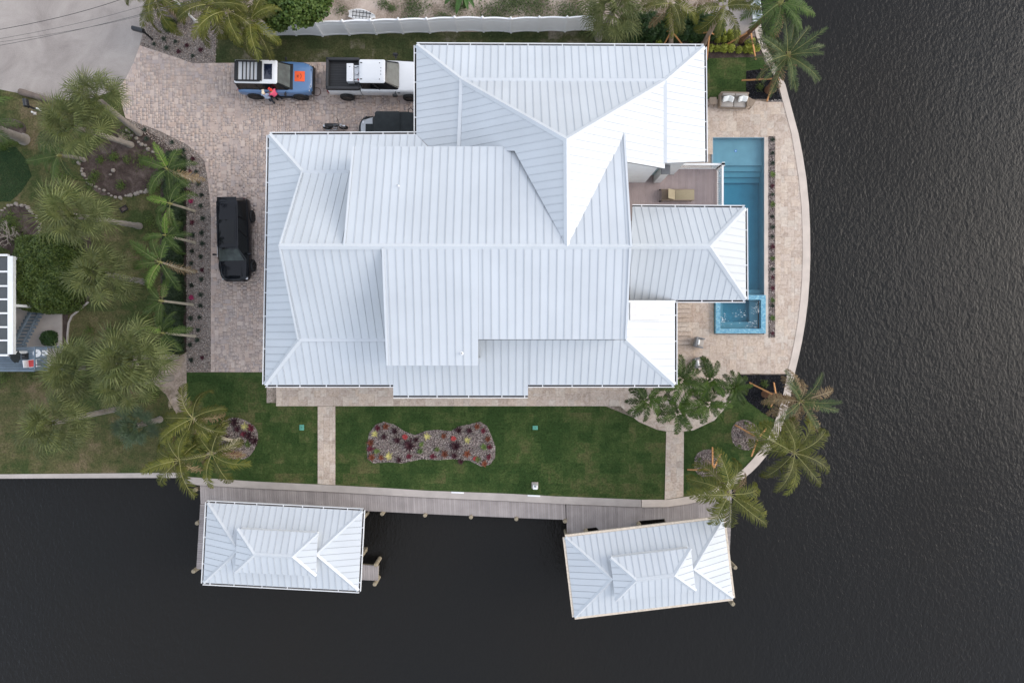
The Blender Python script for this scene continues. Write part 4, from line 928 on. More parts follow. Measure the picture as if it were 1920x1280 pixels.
# black SUV
bk = mat('black_car_paint', (.005, .006, .009, 1), .12, .1, 1, spec=.35)
bs = thing('black_suv', 'long glossy black SUV parked on the paver driveway strip', 'SUV', (-17.58, 6.42, .045), R(-90 + 1.2))
t = MB(); t.loft([section(-2.62, .78, .5, 1.0, .12), section(-2.52, .95, .4, 1.14, .14), section(-2.0, 1.0, .35, 1.16, .16), section(.9, 1.0, .35, 1.13, .16), section(1.5, .99, .36, 1.09, .18), section(2.2, .95, .4, 1.02, .2), section(2.5, .82, .42, .92, .2), section(2.62, .62, .45, .8, .12)]); t.build('body', bk, bs, smooth=50)
greenhouse(bs, -2.5, 1.35, .92, 1.12, -2.3, .62, .64, 1.8, M['glass_car'], bk, (.05, .34, .62), bk, .16, .14)
for s in (-1, 1):
    mirror(bs, .95, s * 1.0, 1.2, s, bk)
    for x in (-1.55, 1.6): wheel(bs, x, s * .93, .4, .27, s)
    plate(bs, 'headlight', (2.42, s * .68, .82), (.2, .28, .12), M['chrome'], .04); plate(bs, 'tail_light', (-2.56, s * .78, 1.0), (.06, .1, .26), mat('smoked_red_lens', (.12, .01, .01, 1), .3), .02)
    plate(bs, 'roof_rail', (-.9, s * .58, 1.885), (2.2, .05, .04), bk, .015); plate(bs, 'bonnet_crease', (1.85, s * .52, 1.075), (1.1, .03, .02), bk, .008)
for x in (-1.0, .2): plate(bs, 'door_handle', (x, -1.0, .98), (.2, .03, .03), bk, .01)
plate(bs, 'sill', (0, -1.0, .42), (2.3, .05, .1), M['black'], .02)
plate(bs, 'belt_trim', (-.5, -.945, 1.14), (3.2, .03, .03), M['chrome'], .01)
plate(bs, 'rear_spoiler', (-2.38, 0, 1.82), (.24, 1.2, .05), bk, .02); plate(bs, 'skylight', (-.35, 0, 1.872), (1.5, .95, .016), M['glass_car'], .006); plate(bs, 'grille', (2.58, 0, .72), (.1, 1.0, .12), M['chrome'], .03)
# soft-top off-roader beside the eave
sv = paint('silver_paint', (.42, .43, .44, 1), .35, .4); canvas = mat('black_canvas', (.018, .022, .023, 1), .85, .2, 5, .2, 40)
jp = thing('soft_top_off_roader', 'small off-roader with silver nose and black canvas top tucked under the eave', 'off-roader', (-7.85, 13.38, .045), R(180))
t = MB(); t.loft([section(-1.85, .7, .5, .95, .08), section(-1.75, .8, .45, 1.0, .08), section(.6, .8, .45, 1.02, .08), section(1.1, .76, .5, 1.0, .12), section(1.55, .68, .55, .93, .16), section(1.72, .5, .6, .82, .1)]); t.build('body', sv, jp, smooth=45)
t = MB(); t.loft([rrect(-1.7, .95, .74, .1, 1.0), rrect(-1.6, .55, .78, .14, 1.75), rrect(-1.6, .5, .78, .14, 1.86)]); t.build('side_curtain', canvas, jp, smooth=40)
t = MB(); t.loft([rrect(-.95, .62, .8, .12, 1.85), rrect(-.95, .6, .8, .12, 1.9), rrect(-.9, .5, .72, .1, 1.93)]); t.build('canvas_top', canvas, jp, smooth=40)
t = MB(); t.loft([rrect(-1.85, -1.12, .74, .1, 1.8), rrect(-1.85, -1.12, .74, .1, 1.86), rrect(-1.8, -1.16, .68, .08, 1.885)]); t.build('rear_canvas_top', canvas, jp, smooth=40)
t = MB(); t.rbox((1.1, 0, 1.04), (.55, .62, .05), .02); t.build('bonnet_scoop', canvas, jp)
t = MB(); prev = None
for k in range(11):
    a = R(-78 + 156 * k / 10); p = Vector((1.2 + .62 * math.cos(a), .86 * math.sin(a), .72))
    if prev: t.beam(prev, p, .1, .2)
    prev = p
t.build('front_bumper', M['black'], jp)
for s in (-1, 1):
    for x in (-1.2, 1.15): wheel(jp, x, s * .78, .36, .26, s)
    plate(jp, 'headlight', (1.55, s * .45, .9), (.14, .2, .14), M['chrome'], .05)
t = MB(); t.tube([(-1.45, -.78, 1.5), (-1.4, -1.0, 1.62), (-1.55, -1.1, 1.62), (-1.72, -.98, 1.56)], .025, 6); t.build('mirror_arm', M['black'], jp)
# motorcycle
mc = thing('motorcycle', 'small black motorcycle with chrome engine on its stand', 'motorcycle', (-11.32, 13.72, .045), R(0))
lean = Matrix.Rotation(R(9), 3, 'X')
for x, nm in ((-.52, 'wheel'), (.52, 'wheel')):
    t = MB(); t.lathe([(.18, -.05), (.26, -.055), (.29, -.03), (.29, .03), (.26, .055), (.18, .05)], 18, axis='Y', ring=True); w_ = t.build('wheel', M['rubber'], mc, smooth=40, loc=(x, 0, .29))
    t = MB()
    for k in range(6): a = math.pi * k / 6; t.beam((-.19 * math.cos(a), 0, -.19 * math.sin(a)), (.19 * math.cos(a), 0, .19 * math.sin(a)), .02, .02)
    t.lathe([(.001, -.05), (.05, -.05), (.05, .05), (.001, .05)], 10, axis='Y'); t.build('rim', M['chrome'], w_)
t = MB(); t.ball((.12, 0, .72), .16, 12, 8, (1.3, .8, .7)); t.build('fuel_tank', mat('black_gloss', (.01, .01, .012, 1), .15, coat=1), mc, smooth=60)
t = MB(); t.rbox((-.28, 0, .72), (.52, .22, .09), .04); t.rbox((-.5, 0, .75), (.14, .2, .1), .04); t.build('seat', M['black'], mc, smooth=40)
t = MB(); t.rbox((.02, 0, .36), (.34, .24, .3), .05); t.rbox((.02, 0, .54), (.2, .18, .12), .03); t.build('engine', M['chrome'], mc, smooth=40)
t = MB(); t.tube([(-.52, .07, .29), (-.2, .08, .45), (.2, .06, .62), (.34, 0, .72)], .025, 6); t.tube([(-.52, -.07, .29), (-.2, -.08, .45), (.2, -.06, .62)], .025, 6); t.tube([(.1, .05, .2), (-.25, .05, .2)], .03, 6); t.build('frame', M['black'], mc)
t = MB(); t.tube([(.52, .08, .29), (.38, .07, .82)], .022, 6); t.tube([(.52, -.08, .29), (.38, -.07, .82)], .022, 6); t.build('fork', M['chrome'], mc)
t = MB(); t.tube([(.2, .42, .92), (.28, .36, .95), (.36, .1, .88), (.36, -.1, .88), (.28, -.36, .95), (.2, -.42, .92)], .016, 6); t.build('handlebar', M['black'], mc)
t = MB(); t.ball((.47, 0, .78), .085, 10, 6); t.build('headlamp', M['chrome'], mc, smooth=60)
t = MB(); t.tube([(.1, -.15, .3), (-.2, -.17, .25), (-.62, -.18, .3)], [.03, .035, .045], 8); t.build('exhaust', M['chrome'], mc, smooth=40)
t = MB(); t.rbox((.55, 0, .595), (.3, .1, .02), .008); t.rbox((-.55, 0, .6), (.3, .13, .02), .008); t.build('mudguard', M['chrome'], mc)
t = MB(); t.rbox((.07, 0, .6), (.1, .2, .06), .02); t.build('red_badge', mat('red_paint', lin(150, 30, 34), .4), mc)
# manhole
mh = thing('manhole_cover', 'round brown iron manhole cover set in the pavers', 'manhole', P(594, 172.5, .045))
t = MB(); t.lathe([(.24, 0), (.275, 0), (.275, .012), (.24, .012)], 28, ring=True); t.build('frame', mat('rusty_iron', lin(92, 64, 56), .8, .3), mh); t = MB(); t.lathe([(.001, 0), (.238, 0), (.236, .007), (.001, .007)], 28); t.build('lid', mat('paver_lid', lin(178, 160, 150), .9, .2, 14, .4, 30), mh)

# ------------------------------------------------------------------ people
M['skin'] = mat('skin', lin(214, 166, 140), .6, .05, 8)
def person(label, loc, rz, shirt, trousers, hair, cap, arm):
    """one continuous skinned figure, 1.75 m"""
    J = {'pel': ((0, 0, .95), .13), 'wai': ((0, 0, 1.1), .13), 'che': ((0.01, 0, 1.3), .155), 'nek': ((0, 0, 1.47), .06), 'hd0': ((.01, 0, 1.56), .075), 'hd1': ((.02, 0, 1.66), .1), 'hd2': ((.01, 0, 1.74), .07)}
    E = [('pel', 'wai'), ('wai', 'che'), ('che', 'nek'), ('nek', 'hd0'), ('hd0', 'hd1'), ('hd1', 'hd2')]
    for s, n_ in ((1, 'l'), (-1, 'r')):
        f = .08 * s
        J.update({n_ + 'hip': ((0, .1 * s, .88), .105), n_ + 'kne': ((.05 + f, .11 * s, .48), .07), n_ + 'ank': ((-.02 + f, .11 * s, .09), .045), n_ + 'toe': ((.13 + f, .13 * s, .04), .04),
                  n_ + 'sho': ((0, .19 * s, 1.40), .075), n_ + 'elb': ((arm[0] * .45, .25 * s, 1.16), .048), n_ + 'wri': ((arm[0], .2 * s, arm[1]), .034), n_ + 'pal': ((arm[0] + .07, .19 * s, arm[1] + .0), .036)})
        E += [('pel', n_ + 'hip'), (n_ + 'hip', n_ + 'kne'), (n_ + 'kne', n_ + 'ank'), (n_ + 'ank', n_ + 'toe'), ('che', n_ + 'sho'), (n_ + 'sho', n_ + 'elb'), (n_ + 'elb', n_ + 'wri'), (n_ + 'wri', n_ + 'pal')]
        for k in range(5):
            d = ((.09, -.028 + .019 * k) if k < 4 else (.045, .05 * -s)); z = -.02
            J[f'{n_}f{k}'] = ((arm[0] + .07 + d[0] * (.75 if k in (0, 3) else 1), .19 * s + d[1], arm[1] + z), .009); E.append((n_ + 'pal', f'{n_}f{k}'))
    keys = list(J); me = bpy.data.meshes.new('body'); me.from_pydata([J[k][0] for k in keys], [(keys.index(a), keys.index(c)) for a, c in E], [])
    o = link('body', me); md = o.modifiers.new('skin', 'SKIN'); 
    for i, k in enumerate(keys):
        sv_ = me.skin_vertices[0].data[i]; sv_.radius = (J[k][1],) * 2; sv_.use_root = (k == 'pel')
    ss = o.modifiers.new('sub', 'SUBSURF'); ss.levels = 2; ss.render_levels = 2
    dg = bpy.context.evaluated_depsgraph_get(); nm = bpy.data.meshes.new_from_object(o.evaluated_get(dg)); o.modifiers.clear(); bpy.data.objects.remove(o)
    for m in (M['skin'], shirt, trousers, M['black'], hair): nm.materials.append(m)
    for p in nm.polygons:
        c = p.center; armr = abs(c.y) > .155 and c.z > .9
        p.material_index = 3 if c.z < .085 else 2 if c.z < .98 and not armr else (0 if (c.z > 1.47 or (armr and c.x > arm[0] * .5)) else 1); p.use_smooth = True
    root = thing('person', label, 'person', loc, rz); b_ = link('body', nm, root)
    t = MB(); t.ball((.0, 0, 1.70), .108, 14, 8, (1.02, .9, .95)); hr = t.build('cap' if cap else 'hair', hair, root, smooth=60)
    if cap: t = MB(); t.rbox((.13, 0, 1.70), (.14, .15, .02), .008); t.build('peak', hair, hr)
    f = MB(); f.ball((.112, 0, 1.62), .018, 6, 4, (1.2, .8, 1.2)); f.build('nose', M['skin'], b_)
    f = MB()
    for s in (-1, 1): f.ball((.098, .035 * s, 1.648), .012, 6, 4)
    f.build('eyes', M['black'], b_); f = MB(); f.box((.1, 0, 1.575), (.01, .045, .01)); f.build('mouth', mat('lips', lin(170, 96, 88), .6), b_)
    return root
person('person in a pale blue shirt with light cap and dark trousers beside the blue SUV', P(512, 193, .045), R(95), mat('pale_blue_shirt', lin(176, 190, 214), .9, .08, 10), mat('dark_jeans', lin(44, 52, 62), .9, .1, 10), mat('cream_cap', lin(226, 212, 186), .9), True, (.26, 1.1))
person('person in a pink top and red cap with black leggings beside the blue SUV', P(526, 188, .045), R(140), mat('pink_top', lin(238, 96, 128), .9, .08, 10), mat('black_leggings', lin(28, 28, 32), .9, .1, 10), mat('red_cap', lin(222, 62, 48), .9), True, (.3, 1.08))

# ------------------------------------------------------------------ furniture
def obj_at(name, label, cat, pxl, z, rz=0, group=None): return thing(name, label, cat, P(*pxl, z), rz, group)
sf = obj_at('outdoor_sofa', 'grey beige two seat outdoor sofa beside the small lawn square', 'sofa', (1371, 193), .045, R(-1.5))
plate(sf, 'base', (0, 0, .18), (1.78, .86, .24), M['taupe'], .03); plate(sf, 'backrest', (0, .37, .5), (1.78, .14, .5), M['taupe'], .04)
for s in (-1, 1):
    plate(sf, 'armrest', (s * .86, -.03, .4), (.1, .8, .4), M['taupe'], .03); plate(sf, 'seat_cushion', (s * .4, -.06, .38), (.78, .7, .18), M['beige'], .05); plate(sf, 'back_cushion', (s * .4, .26, .58), (.78, .16, .42), M['beige'], .06)
for i, (x, a) in enumerate(((-.55, 20), (-.25, -35), (.42, 25), (.62, -10))):
    t = MB(); t.rbox((0, 0, 0), (.4, .14, .38), .06, R(a), 3); po = t.build('throw_pillow', M['pillow'], smooth=60, loc=Vector(sf.location) + Vector((x, .02, .66))); po.rotation_euler = (R(-35), 0, 0)
    tag(po, 'white throw pillow leaning on the grey outdoor sofa', 'pillow', 'throw pillows on the sofa')
def side_table(label, pxl, w, rz):
    st_ = obj_at('side_table', label, 'table', pxl, .045, rz); plate(st_, 'table_top', (0, 0, .46), (w, w, .05), M['taupe'], .015)
    for sx in (-1, 1):
        for sy in (-1, 1): plate(st_, 'leg', (sx * (w / 2 - .05), sy * (w / 2 - .05), .22), (.06, .06, .44), M['taupe'], .01)
side_table('small square taupe side table between sofa and house', (1333, 194), .45, 0); side_table('tilted tan side table at the outer end of the sofa', (1402, 197), .5, R(-32))
lg = obj_at('sun_lounger', 'tan mesh sun lounger with raised back on the upper balcony', 'lounger', (1268, 367.5), BZ + .004, R(180))
for s in (-1, 1): plate(lg, 'side_rail', (0, s * .31, .3), (1.98, .06, .07), M['taupe'], .015)
plate(lg, 'seat_sling', (-.42, 0, .325), (1.12, .58, .03), M['sand'], .012)
t = MB(); t.rbox((0, 0, 0), (.62, .58, .03), .012); bo = t.build('back_sling', M['sand'], lg, loc=(.4, 0, .5)); bo.rotation_euler = (0, R(-38), 0)
for sx in (-.85, .85):
    for s in (-1, 1): plate(lg, 'leg', (sx, s * .31, .14), (.06, .06, .28), M['taupe'], .01)
for sy in (.34, -.34):
    t = MB(); t.lathe([(.001, -.03), (.06, -.03), (.06, .03), (.001, .03)], 12, axis='Y'); t.build('wheel', M['black'], lg, loc=(.98, sy, .08))
plate(lg, 'lower_tray', (.62, 0, .26), (.6, .56, .02), M['taupe'], .008)
def armchair(label, pxl, rz):
    ac = obj_at('armchair', label, 'armchair', pxl, .045, rz); plate(ac, 'base', (0, 0, .22), (.62, .62, .2), M['taupe'], .03); plate(ac, 'backrest', (-.28, 0, .5), (.12, .62, .5), M['steel'], .04)
    for s in (-1, 1): plate(ac, 'armrest', (0, s * .29, .42), (.56, .07, .28), M['steel'], .02)
    plate(ac, 'seat_cushion', (.02, 0, .38), (.52, .5, .14), M['beige'], .05); t = MB(); t.rbox((0, 0, 0), (.12, .36, .34), .05, 0, 3, R(-18)); t.build('pillow', M['pillow'], ac, smooth=60, loc=(-.1, 0, .58))
armchair('grey armchair with white pillow between the stone steps and the spa', (1308, 642), R(-12)); armchair('grey armchair with white pillow half hidden by the palm fronds', (1307, 679), R(12))
# ------------------------------------------------------------------ small things
def lid(label, pxl, d, col):
    o = obj_at('valve_box', label, 'valve box', pxl, .014); plate(o, 'lid', (0, 0, .02), (*d, .04), col, .015); plate(o, 'handle', (0, 0, .045), (.08, .03, .012), M['black'], .004)
teal = mat('green_plastic', lin(84, 150, 130), .6, .08)
lid('green plastic valve box lid in the lawn west of the first path', (566, 801), (.3, .36), teal); lid('green plastic valve box lid in the lawn beyond the bow shaped bed', (1003.5, 801.5), (.34, .26), teal)
pd = obj_at('power_pedestal', 'white power pedestal standing in the lawn near the seawall', 'pedestal', (1003, 909), .014); plate(pd, 'housing', (0, 0, .3), (.26, .24, .6), M['white'], .03); plate(pd, 'cap', (0, 0, .62), (.3, .28, .06), M['white'], .02); plate(pd, 'meter', (0, .06, .655), (.14, .12, .02), M['steel'], .006); plate(pd, 'base', (0, 0, .03), (.42, .4, .05), M['concrete2'], .015)
for a, lb in (((858, 923), 'white plastic step plate on the seawall cap nearer the bow shaped bed'), ((1001, 929), 'white plastic step plate on the seawall cap by the power pedestal')):
    o = obj_at('step_plate', lb, 'plate', a, .062, R(-2.5)); plate(o, 'plate', (0, 0, .01), (.82, .1, .02), M['white'], .006); plate(o, 'lip', (0, .045, .025), (.82, .02, .02), M['white'], .006)
def mailbox(label, base, top_z, rz, d):
    o = obj_at('mailbox', label, 'mailbox', base, .01, rz); plate(o, 'post', (0, 0, top_z / 2), (.1, .1, top_z), M['black'], .01)
    t = MB(); rings = []
    for x in (-.1, d - .1):
        rings.append([(x, -.13, top_z), (x, .13, top_z)] + [(x, .13 * math.cos(a), top_z + .16 + .13 * math.sin(a)) for a in [math.pi * k / 8 for k in range(9)]])
    t.loft(rings); t.build('box', mat('black_metal', (.02, .022, .026, 1), .4), o, smooth=50); plate(o, 'bracket', (.0, 0, top_z - .06), (.3, .08, .08), M['black'], .01)
mailbox('black mailbox on a post leaning over the road edge gravel', (287, 75), 1.15, R(165), .7)
mailbox('black mailbox in the neighbouring grass beside white markers', (72, 208), .95, R(100), .45)
for a in ((66, 213), (75, 206)):
    o = obj_at('marker_stub', 'short white marker stub in the grass by the mailbox', 'marker', a, .01, group='white markers by the mailbox'); t = MB(); t.lathe([(.001, 0), (.07, 0), (.06, .3), (.001, .33)], 10); t.build('stub', M['white'], o, smooth=40); plate(o, 'foot', (0, 0, .02), (.2, .2, .04), M['concrete2'], .01)
t = MB(); la, lb_ = P(38, 172, .16), P(103, 191, .14); n_ = 12; t.tube([la.lerp(lb_, k / n_) + Vector((0, 0, .02 * math.sin(k * 2.1))) for k in range(n_ + 1)], [.2, .21, .2, .19, .19, .18, .18, .17, .17, .17, .16, .16, .15], 10)
lo_ = t.build('log', mat('weathered_log', lin(108, 96, 88), .95, .25, 3, .6, 20), smooth=40); tag(lo_, 'weathered grey brown log lying along the road edge', 'log')
tr_ = obj_at('planter_tray', 'small black tray lying on the browning grass', 'tray', (233, 392), .012, R(30)); plate(tr_, 'floor', (0, 0, .02), (.44, .3, .03), M['mulch'], .004)
for s in (-1, 1): plate(tr_, 'side', (0, s * .15, .05), (.46, .03, .1), M['black'], .008); plate(tr_, 'end', (s * .22, 0, .05), (.03, .3, .1), M['black'], .008)
M['cable'] = mat('grey_cable', (.06, .058, .056, 1), .6)
wp_ = obj_at('utility_pole', 'slim white pole standing in the gravel among the palms', 'pole', (368, 41), .01); t = MB(); t.tube([(0, 0, 0), (0, 0, 9)], [.075, .06], 10); t.build('shaft', M['white'], wp_, smooth=40); plate(wp_, 'base', (0, 0, .06), (.3, .3, .12), M['concrete2'], .02)
for i, (a, c, r_) in enumerate((((-30, 68), (228, 0), .014), ((-30, 85), (276, 10), .009), ((-30, 90), (300, 22), .009), ((-30, 98), (332, 9), .011))):
    p, q = P(*a, 7.2), P(*c, 7.0); d = q - p; p = p - d * .5; q = q + d * .8; t = MB(); t.tube([p.lerp(q, k / 20) - Vector((0, 0, 1.2 * math.sin(math.pi * k / 20) - 1.1)) for k in range(21)], r_, 5)
    tag(t.build('power_line', M['cable'] if i else M['black']), ['thick black overhead power line crossing above the road', 'thin grey overhead power line crossing above the road'][min(i, 1)], 'power line', 'power lines above the road')
# neighbour's things north of the fence
bt = obj_at('dinghy', 'small white dinghy hull with dark seat frame behind the white fence', 'dinghy', (680, 33), .0, R(-6))
rings = []
for k in range(11):
    f = k / 10; x = -.85 + 1.7 * f; w = .34 * math.sin(math.pi * min(.93, .15 + f * .8)) + .03
    rings.append([(x, w * math.cos(a), .34 - .26 * math.sin(a)) for a in [math.pi * j / 8 for j in range(9)]] + [(x, w * .86 * math.cos(a), .36 - .2 * math.sin(a)) for a in [math.pi * (8 - j) / 8 for j in range(9)]])
t = MB(); t.loft(rings); t.build('hull', M['white'], bt, smooth=50)
t = MB()
for y in (-.12, .12): t.beam((-.6, y, .37), (.6, y, .37), .03, .03)
for k in range(6): t.beam((-.55 + .22 * k, -.26, .38), (-.55 + .22 * k, .26, .38), .03, .03)
t.build('seat_frame', M['black'], bt)
sheet('neighbour_dock', px([(1355, -40), (1405, -40), (1408, 20), (1416, 60), (1380, 70), (1330, 62), (1330, 30)], 0), .02, M['road'], label='grey slab beyond the hedge corner')
kb = obj_at('moored_skiff', 'pale skiff tied along the seawall above the hedge corner', 'skiff', (1412, 8), .09, R(97))
rings = []
for k in range(11):
    f = k / 10; x = -1.3 + 2.6 * f; w = .32 * (1 - max(0, f - .5) ** 2 * 3.6)
    rings.append([(x, w * math.cos(a), .42 - .3 * math.sin(a)) for a in [math.pi * j / 8 for j in range(9)]] + [(x, w * .85 * math.cos(a), .44 - .2 * math.sin(a)) for a in [math.pi * (8 - j) / 8 for j in range(9)]])
t = MB(); t.loft(rings); t.build('hull', mat('pale_grey_hull', lin(190, 196, 198), .5), kb, smooth=50)
for x in (-.5, .3): plate(kb, 'thwart', (x, 0, .4), (.2, .56, .03), M['oldwood'], .01)
# ------------------------------------------------------------------ neighbour's porch
np_ = obj_at('neighbour_porch', 'white framed sunroom with dark glass roof panes in the yard to the west', 'sunroom', (10, 575), 0)
no = -Vector(np_.location); ZP = 2.9
xe = P(24, 0, ZP).x; yt, yb_ = P(0, 480, ZP).y, P(0, 664, ZP).y
def nb(name, a, c, m, par=np_): t = MB(); t.box([(a[i] + c[i]) / 2 for i in range(3)], [abs(c[i] - a[i]) for i in range(3)]); return t.build(name, m, par, loc=no if par is np_ else None)
nb('edge_beam', (xe - .32, yb_, ZP - .25), (xe, yt, ZP), M['white']); nb('edge_beam', (xe - 4, yt, ZP - .2), (xe - .325, yt + .12, ZP - .01), M['white']); nb('edge_beam', (xe - 4, yb_ - .12, ZP - .2), (xe - .325, yb_, ZP - .01), M['white'])
ys = [P(0, y, ZP).y for y in (509, 536, 561, 587, 613, 638)]
for y in ys: nb('glazing_bar', (xe - 4, y - .05, ZP - .15), (xe - .325, y + .05, ZP - .02), M['white'])
yy = [yt] + ys + [yb_]
dg_ = mat('grey_roof_glass', (.07, .078, .08, 1), .25, .15, 1)
for a, c in zip(yy, yy[1:]): nb('pane', (xe - 4, c + .055, ZP - .14), (xe - .33, a - .055, ZP - .11), dg_)
for y in (yt - .1, (yt + yb_) / 2, yb_ + .1): nb('post', (xe - .25, y - .08, 0), (xe - .09, y + .08, ZP - .26), M['white'])
nb('floor_slab', (xe - 4, yb_, .0), (xe + 1.0, yt, .1), M['concrete2']); nb('rear_wall', (xe - 4.1, yb_, .1), (xe - 3.9, yt, ZP - .3), M['wall'])
ld = obj_at('deck_landing', 'grey blue timber deck landing with pale boards beside the sunroom', 'deck', (45, 672), 0); lo2 = -Vector(ld.location); ZL = 1.6
gb = mat('grey_blue_timber', lin(112, 126, 138), .8, .12, 3, .2, 20, attr=[(0, W1(.8)), (1, W1(1.1))])
planks('deck_boards', px([(-20, 650), (88, 650), (88, 695), (-20, 696)], ZL), (0, 1), .15, ZL, gb, ld, lo2, .012)
for a in ((86, 651), (86, 694), (15, 651), (15, 694)):
    p = P(*a, ZL); t = MB(); t.box((p.x, p.y, ZL / 2 - .03), (.12, .12, ZL - .06)); t.build('post', gb, ld, loc=lo2)
rl = MB(); p1, p2, p3 = P(65, 650, ZL + .9), P(65, 695, ZL + .9), P(0, 695, ZL + .9)
rl.beam(p1, p2, .09, .06); rl.beam(p2, p3, .09, .06)
for f in (0, .25, .5, .75, 1): e = p1.lerp(p2, f); rl.beam(e, (e.x, e.y, ZL), .05, .05, up=(1, 0, 0))
rl.build('railing', gb, ld, loc=lo2)
st2 = obj_at('timber_stair', 'grey blue open timber stair climbing beside the clipped round hedge', 'stair', (50, 615), 0); so2 = -Vector(st2.location)
for k in range(10):
    f = k / 9; z = .25 + 1.25 * f; p = P(66 - 32 * f, 588 + 58 * f, z); t = MB(); t.box(p, (1.05, .15, .05)); t.build('tread', gb, st2, loc=so2)
for dx in (-.3, .3):
    a, c = P(66, 586, .2), P(34, 648, 1.5); t = MB(); t.beam(a + Vector((dx, 0, .05)), c + Vector((dx, 0, .05)), .06, .2); t.build('stringer', gb, st2, loc=so2); 
t = MB(); a, c = P(58, 586, 1.1), P(24, 650, 2.4); t.beam(a, c, .08, .06); t.build('handrail', gb, st2, loc=so2)
wd = sheet('white_boardwalk', px([(72, 596), (106, 598), (106, 690), (60, 690), (60, 650)]), .03, M['joint'], label='pale board walk beside the timber stair')
planks('boards', px([(74, 597), (105, 598), (105, 690), (62, 690), (62, 650)]), (1, 0), .14, .06, mat('pale_boards', lin(196, 188, 176), .8, .08, 4, attr=[(0, W1(.9)), (1, W1(1.05))]), wd, None)
um = obj_at('patio_umbrella', 'closed black patio umbrella lying over the grey blue deck', 'umbrella', (26, 668), ZL)
um.location = P(27, 668, ZL + .9); um.location.z = ZL; t = MB(); rings = []
for k in range(7):
    r_, z = ((.001, 1.25), (.12, 1.2), (.24, 1.05), (.34, .9), (.42, .78), (.44, .72), (.40, .74))[k]
    rings.append([(r_ * (1 if j % 2 else .82) * .62 * math.cos(2 * math.pi * j / 16), r_ * (1 if j % 2 else .82) * math.sin(2 * math.pi * j / 16), z) for j in range(16)])
t.loft(rings, caps=False); t.build('canopy', canvas, um); t = MB(); t.tube([(0, 0, 0), (0, 0, 1.25)], .025, 8); t.build('pole', M['steel'], um); plate(um, 'base', (0, 0, .04), (.4, .4, .08), M['black'], .02)
tb = obj_at('bistro_table', 'round white bistro table on the grey blue deck', 'table', (69, 662), ZL)
tb.location = P(69, 662, ZL + .7); tb.location.z = ZL; t = MB(); t.lathe([(.001, .68), (.24, .68), (.24, .71), (.001, .71)], 20); t.build('table_top', M['white'], tb); t = MB(); t.tube([(0, 0, 0), (0, 0, .68)], .03, 8); t.build('leg', M['white'], tb); plate(tb, 'foot', (0, 0, .015), (.34, .34, .03), M['white'], .01)
ch = obj_at('deck_chair', 'red cushioned chair with white frame on the grey blue deck', 'chair', (61, 681), ZL, R(8))
ch.location = P(60, 681, ZL + .45); ch.location.z = ZL; red = mat('red_cushion', lin(196, 74, 72), .85, .08)
plate(ch, 'frame', (0, 0, .38), (.5, .5, .05), M['white'], .015); plate(ch, 'seat_cushion', (0, 0, .43), (.42, .42, .08), red, .03); plate(ch, 'backrest', (-.22, 0, .66), (.06, .46, .44), M['white'], .02)
for sx in (-1, 1):
    for sy in (-1, 1): plate(ch, 'leg', (sx * .21, sy * .21, .18), (.04, .04, .36), M['white'], .008)
# ------------------------------------------------------------------ vegetation
def leaf_mat(name, c1, c2, objrand=.18, trans=.25, rough=.55, scale=2.5):
    n = NT(name); g = n.n('ShaderNodeNewGeometry').outputs['Position']; f = n.noise(g, scale, 3)
    a = n.n('ShaderNodeAttribute'); a.attribute_name = 'rnd'
    f2 = n.math('ADD', n.math('MULTIPLY', f, .6), n.math('MULTIPLY', a.outputs['Fac'], .45))
    col = n.ramp(f2, [(.2, c1), (.75, c2)])
    oi = n.n('ShaderNodeObjectInfo').outputs['Random']; mr = n.n('ShaderNodeMapRange'); mr.inputs[3].default_value = 1 - objrand; mr.inputs[4].default_value = 1 + objrand; n.l(oi, mr.inputs[0])
    h = n.n('ShaderNodeHueSaturation'); n.l(mr.outputs[0], h.inputs['Value']); n.l(col, h.inputs['Color'])
    b_ = n.bsdf(h.outputs[0], rough, 0, .35); t = n.n('ShaderNodeBsdfTranslucent'); n.l(h.outputs[0], t.inputs[0])
    mx = n.n('ShaderNodeMixShader'); mx.inputs[0].default_value = trans; n.l(b_.outputs[0], mx.inputs[1]); n.l(t.outputs[0], mx.inputs[2]); n.l(mx.outputs[0], n.out.inputs['Surface'])
    return n.m
L = {}
L['sabal'] = leaf_mat('sabal_leaf', (.07, .09, .024, 1), (.28, .285, .105, 1), .35)
L['sabal_b'] = leaf_mat('sabal_leaf_blue', (.05, .08, .04, 1), (.13, .17, .09, 1))
L['coco'] = leaf_mat('coconut_leaf', (.07, .083, .010, 1), (.24, .215, .035, 1), .32)
L['coco_dry'] = leaf_mat('drying_frond', (.22, .15, .07, 1), (.40, .30, .18, 1), .25)
L['date'] = leaf_mat('date_palm_leaf', (.06, .09, .03, 1), (.16, .19, .075, 1))
L['alex'] = leaf_mat('feather_palm_leaf', (.045, .085, .014, 1), (.13, .175, .036, 1), .35)
L['alex_y'] = leaf_mat('young_feather_leaf', (.13, .22, .03, 1), (.2, .3, .06, 1), .2)
L['xmas'] = leaf_mat('christmas_palm_leaf', (.03, .06, .005, 1), (.11, .17, .018, 1), .35, .15, .55)
L['rachis'] = mat('palm_stem', (.28, .26, .09, 1), .6, .15, 4); L['rachis_g'] = mat('green_palm_stem', (.14, .17, .05, 1), .6, .15, 4); L['rachis_t'] = mat('palm_stem_tan', (.36, .28, .16, 1), .7, .15, 4)
L['ficus'] = leaf_mat('ficus_leaf', (.028, .06, .012, 1), (.125, .165, .034, 1), .05, .15, .5, 3)
L['hedge'] = leaf_mat('hedge_leaf', (.022, .05, .014, 1), (.05, .1, .026, 1), .05, .15, .45, 3)
L['darkhedge'] = leaf_mat('dark_hedge_leaf', (.018, .036, .014, 1), (.04, .065, .024, 1), .05, .12)
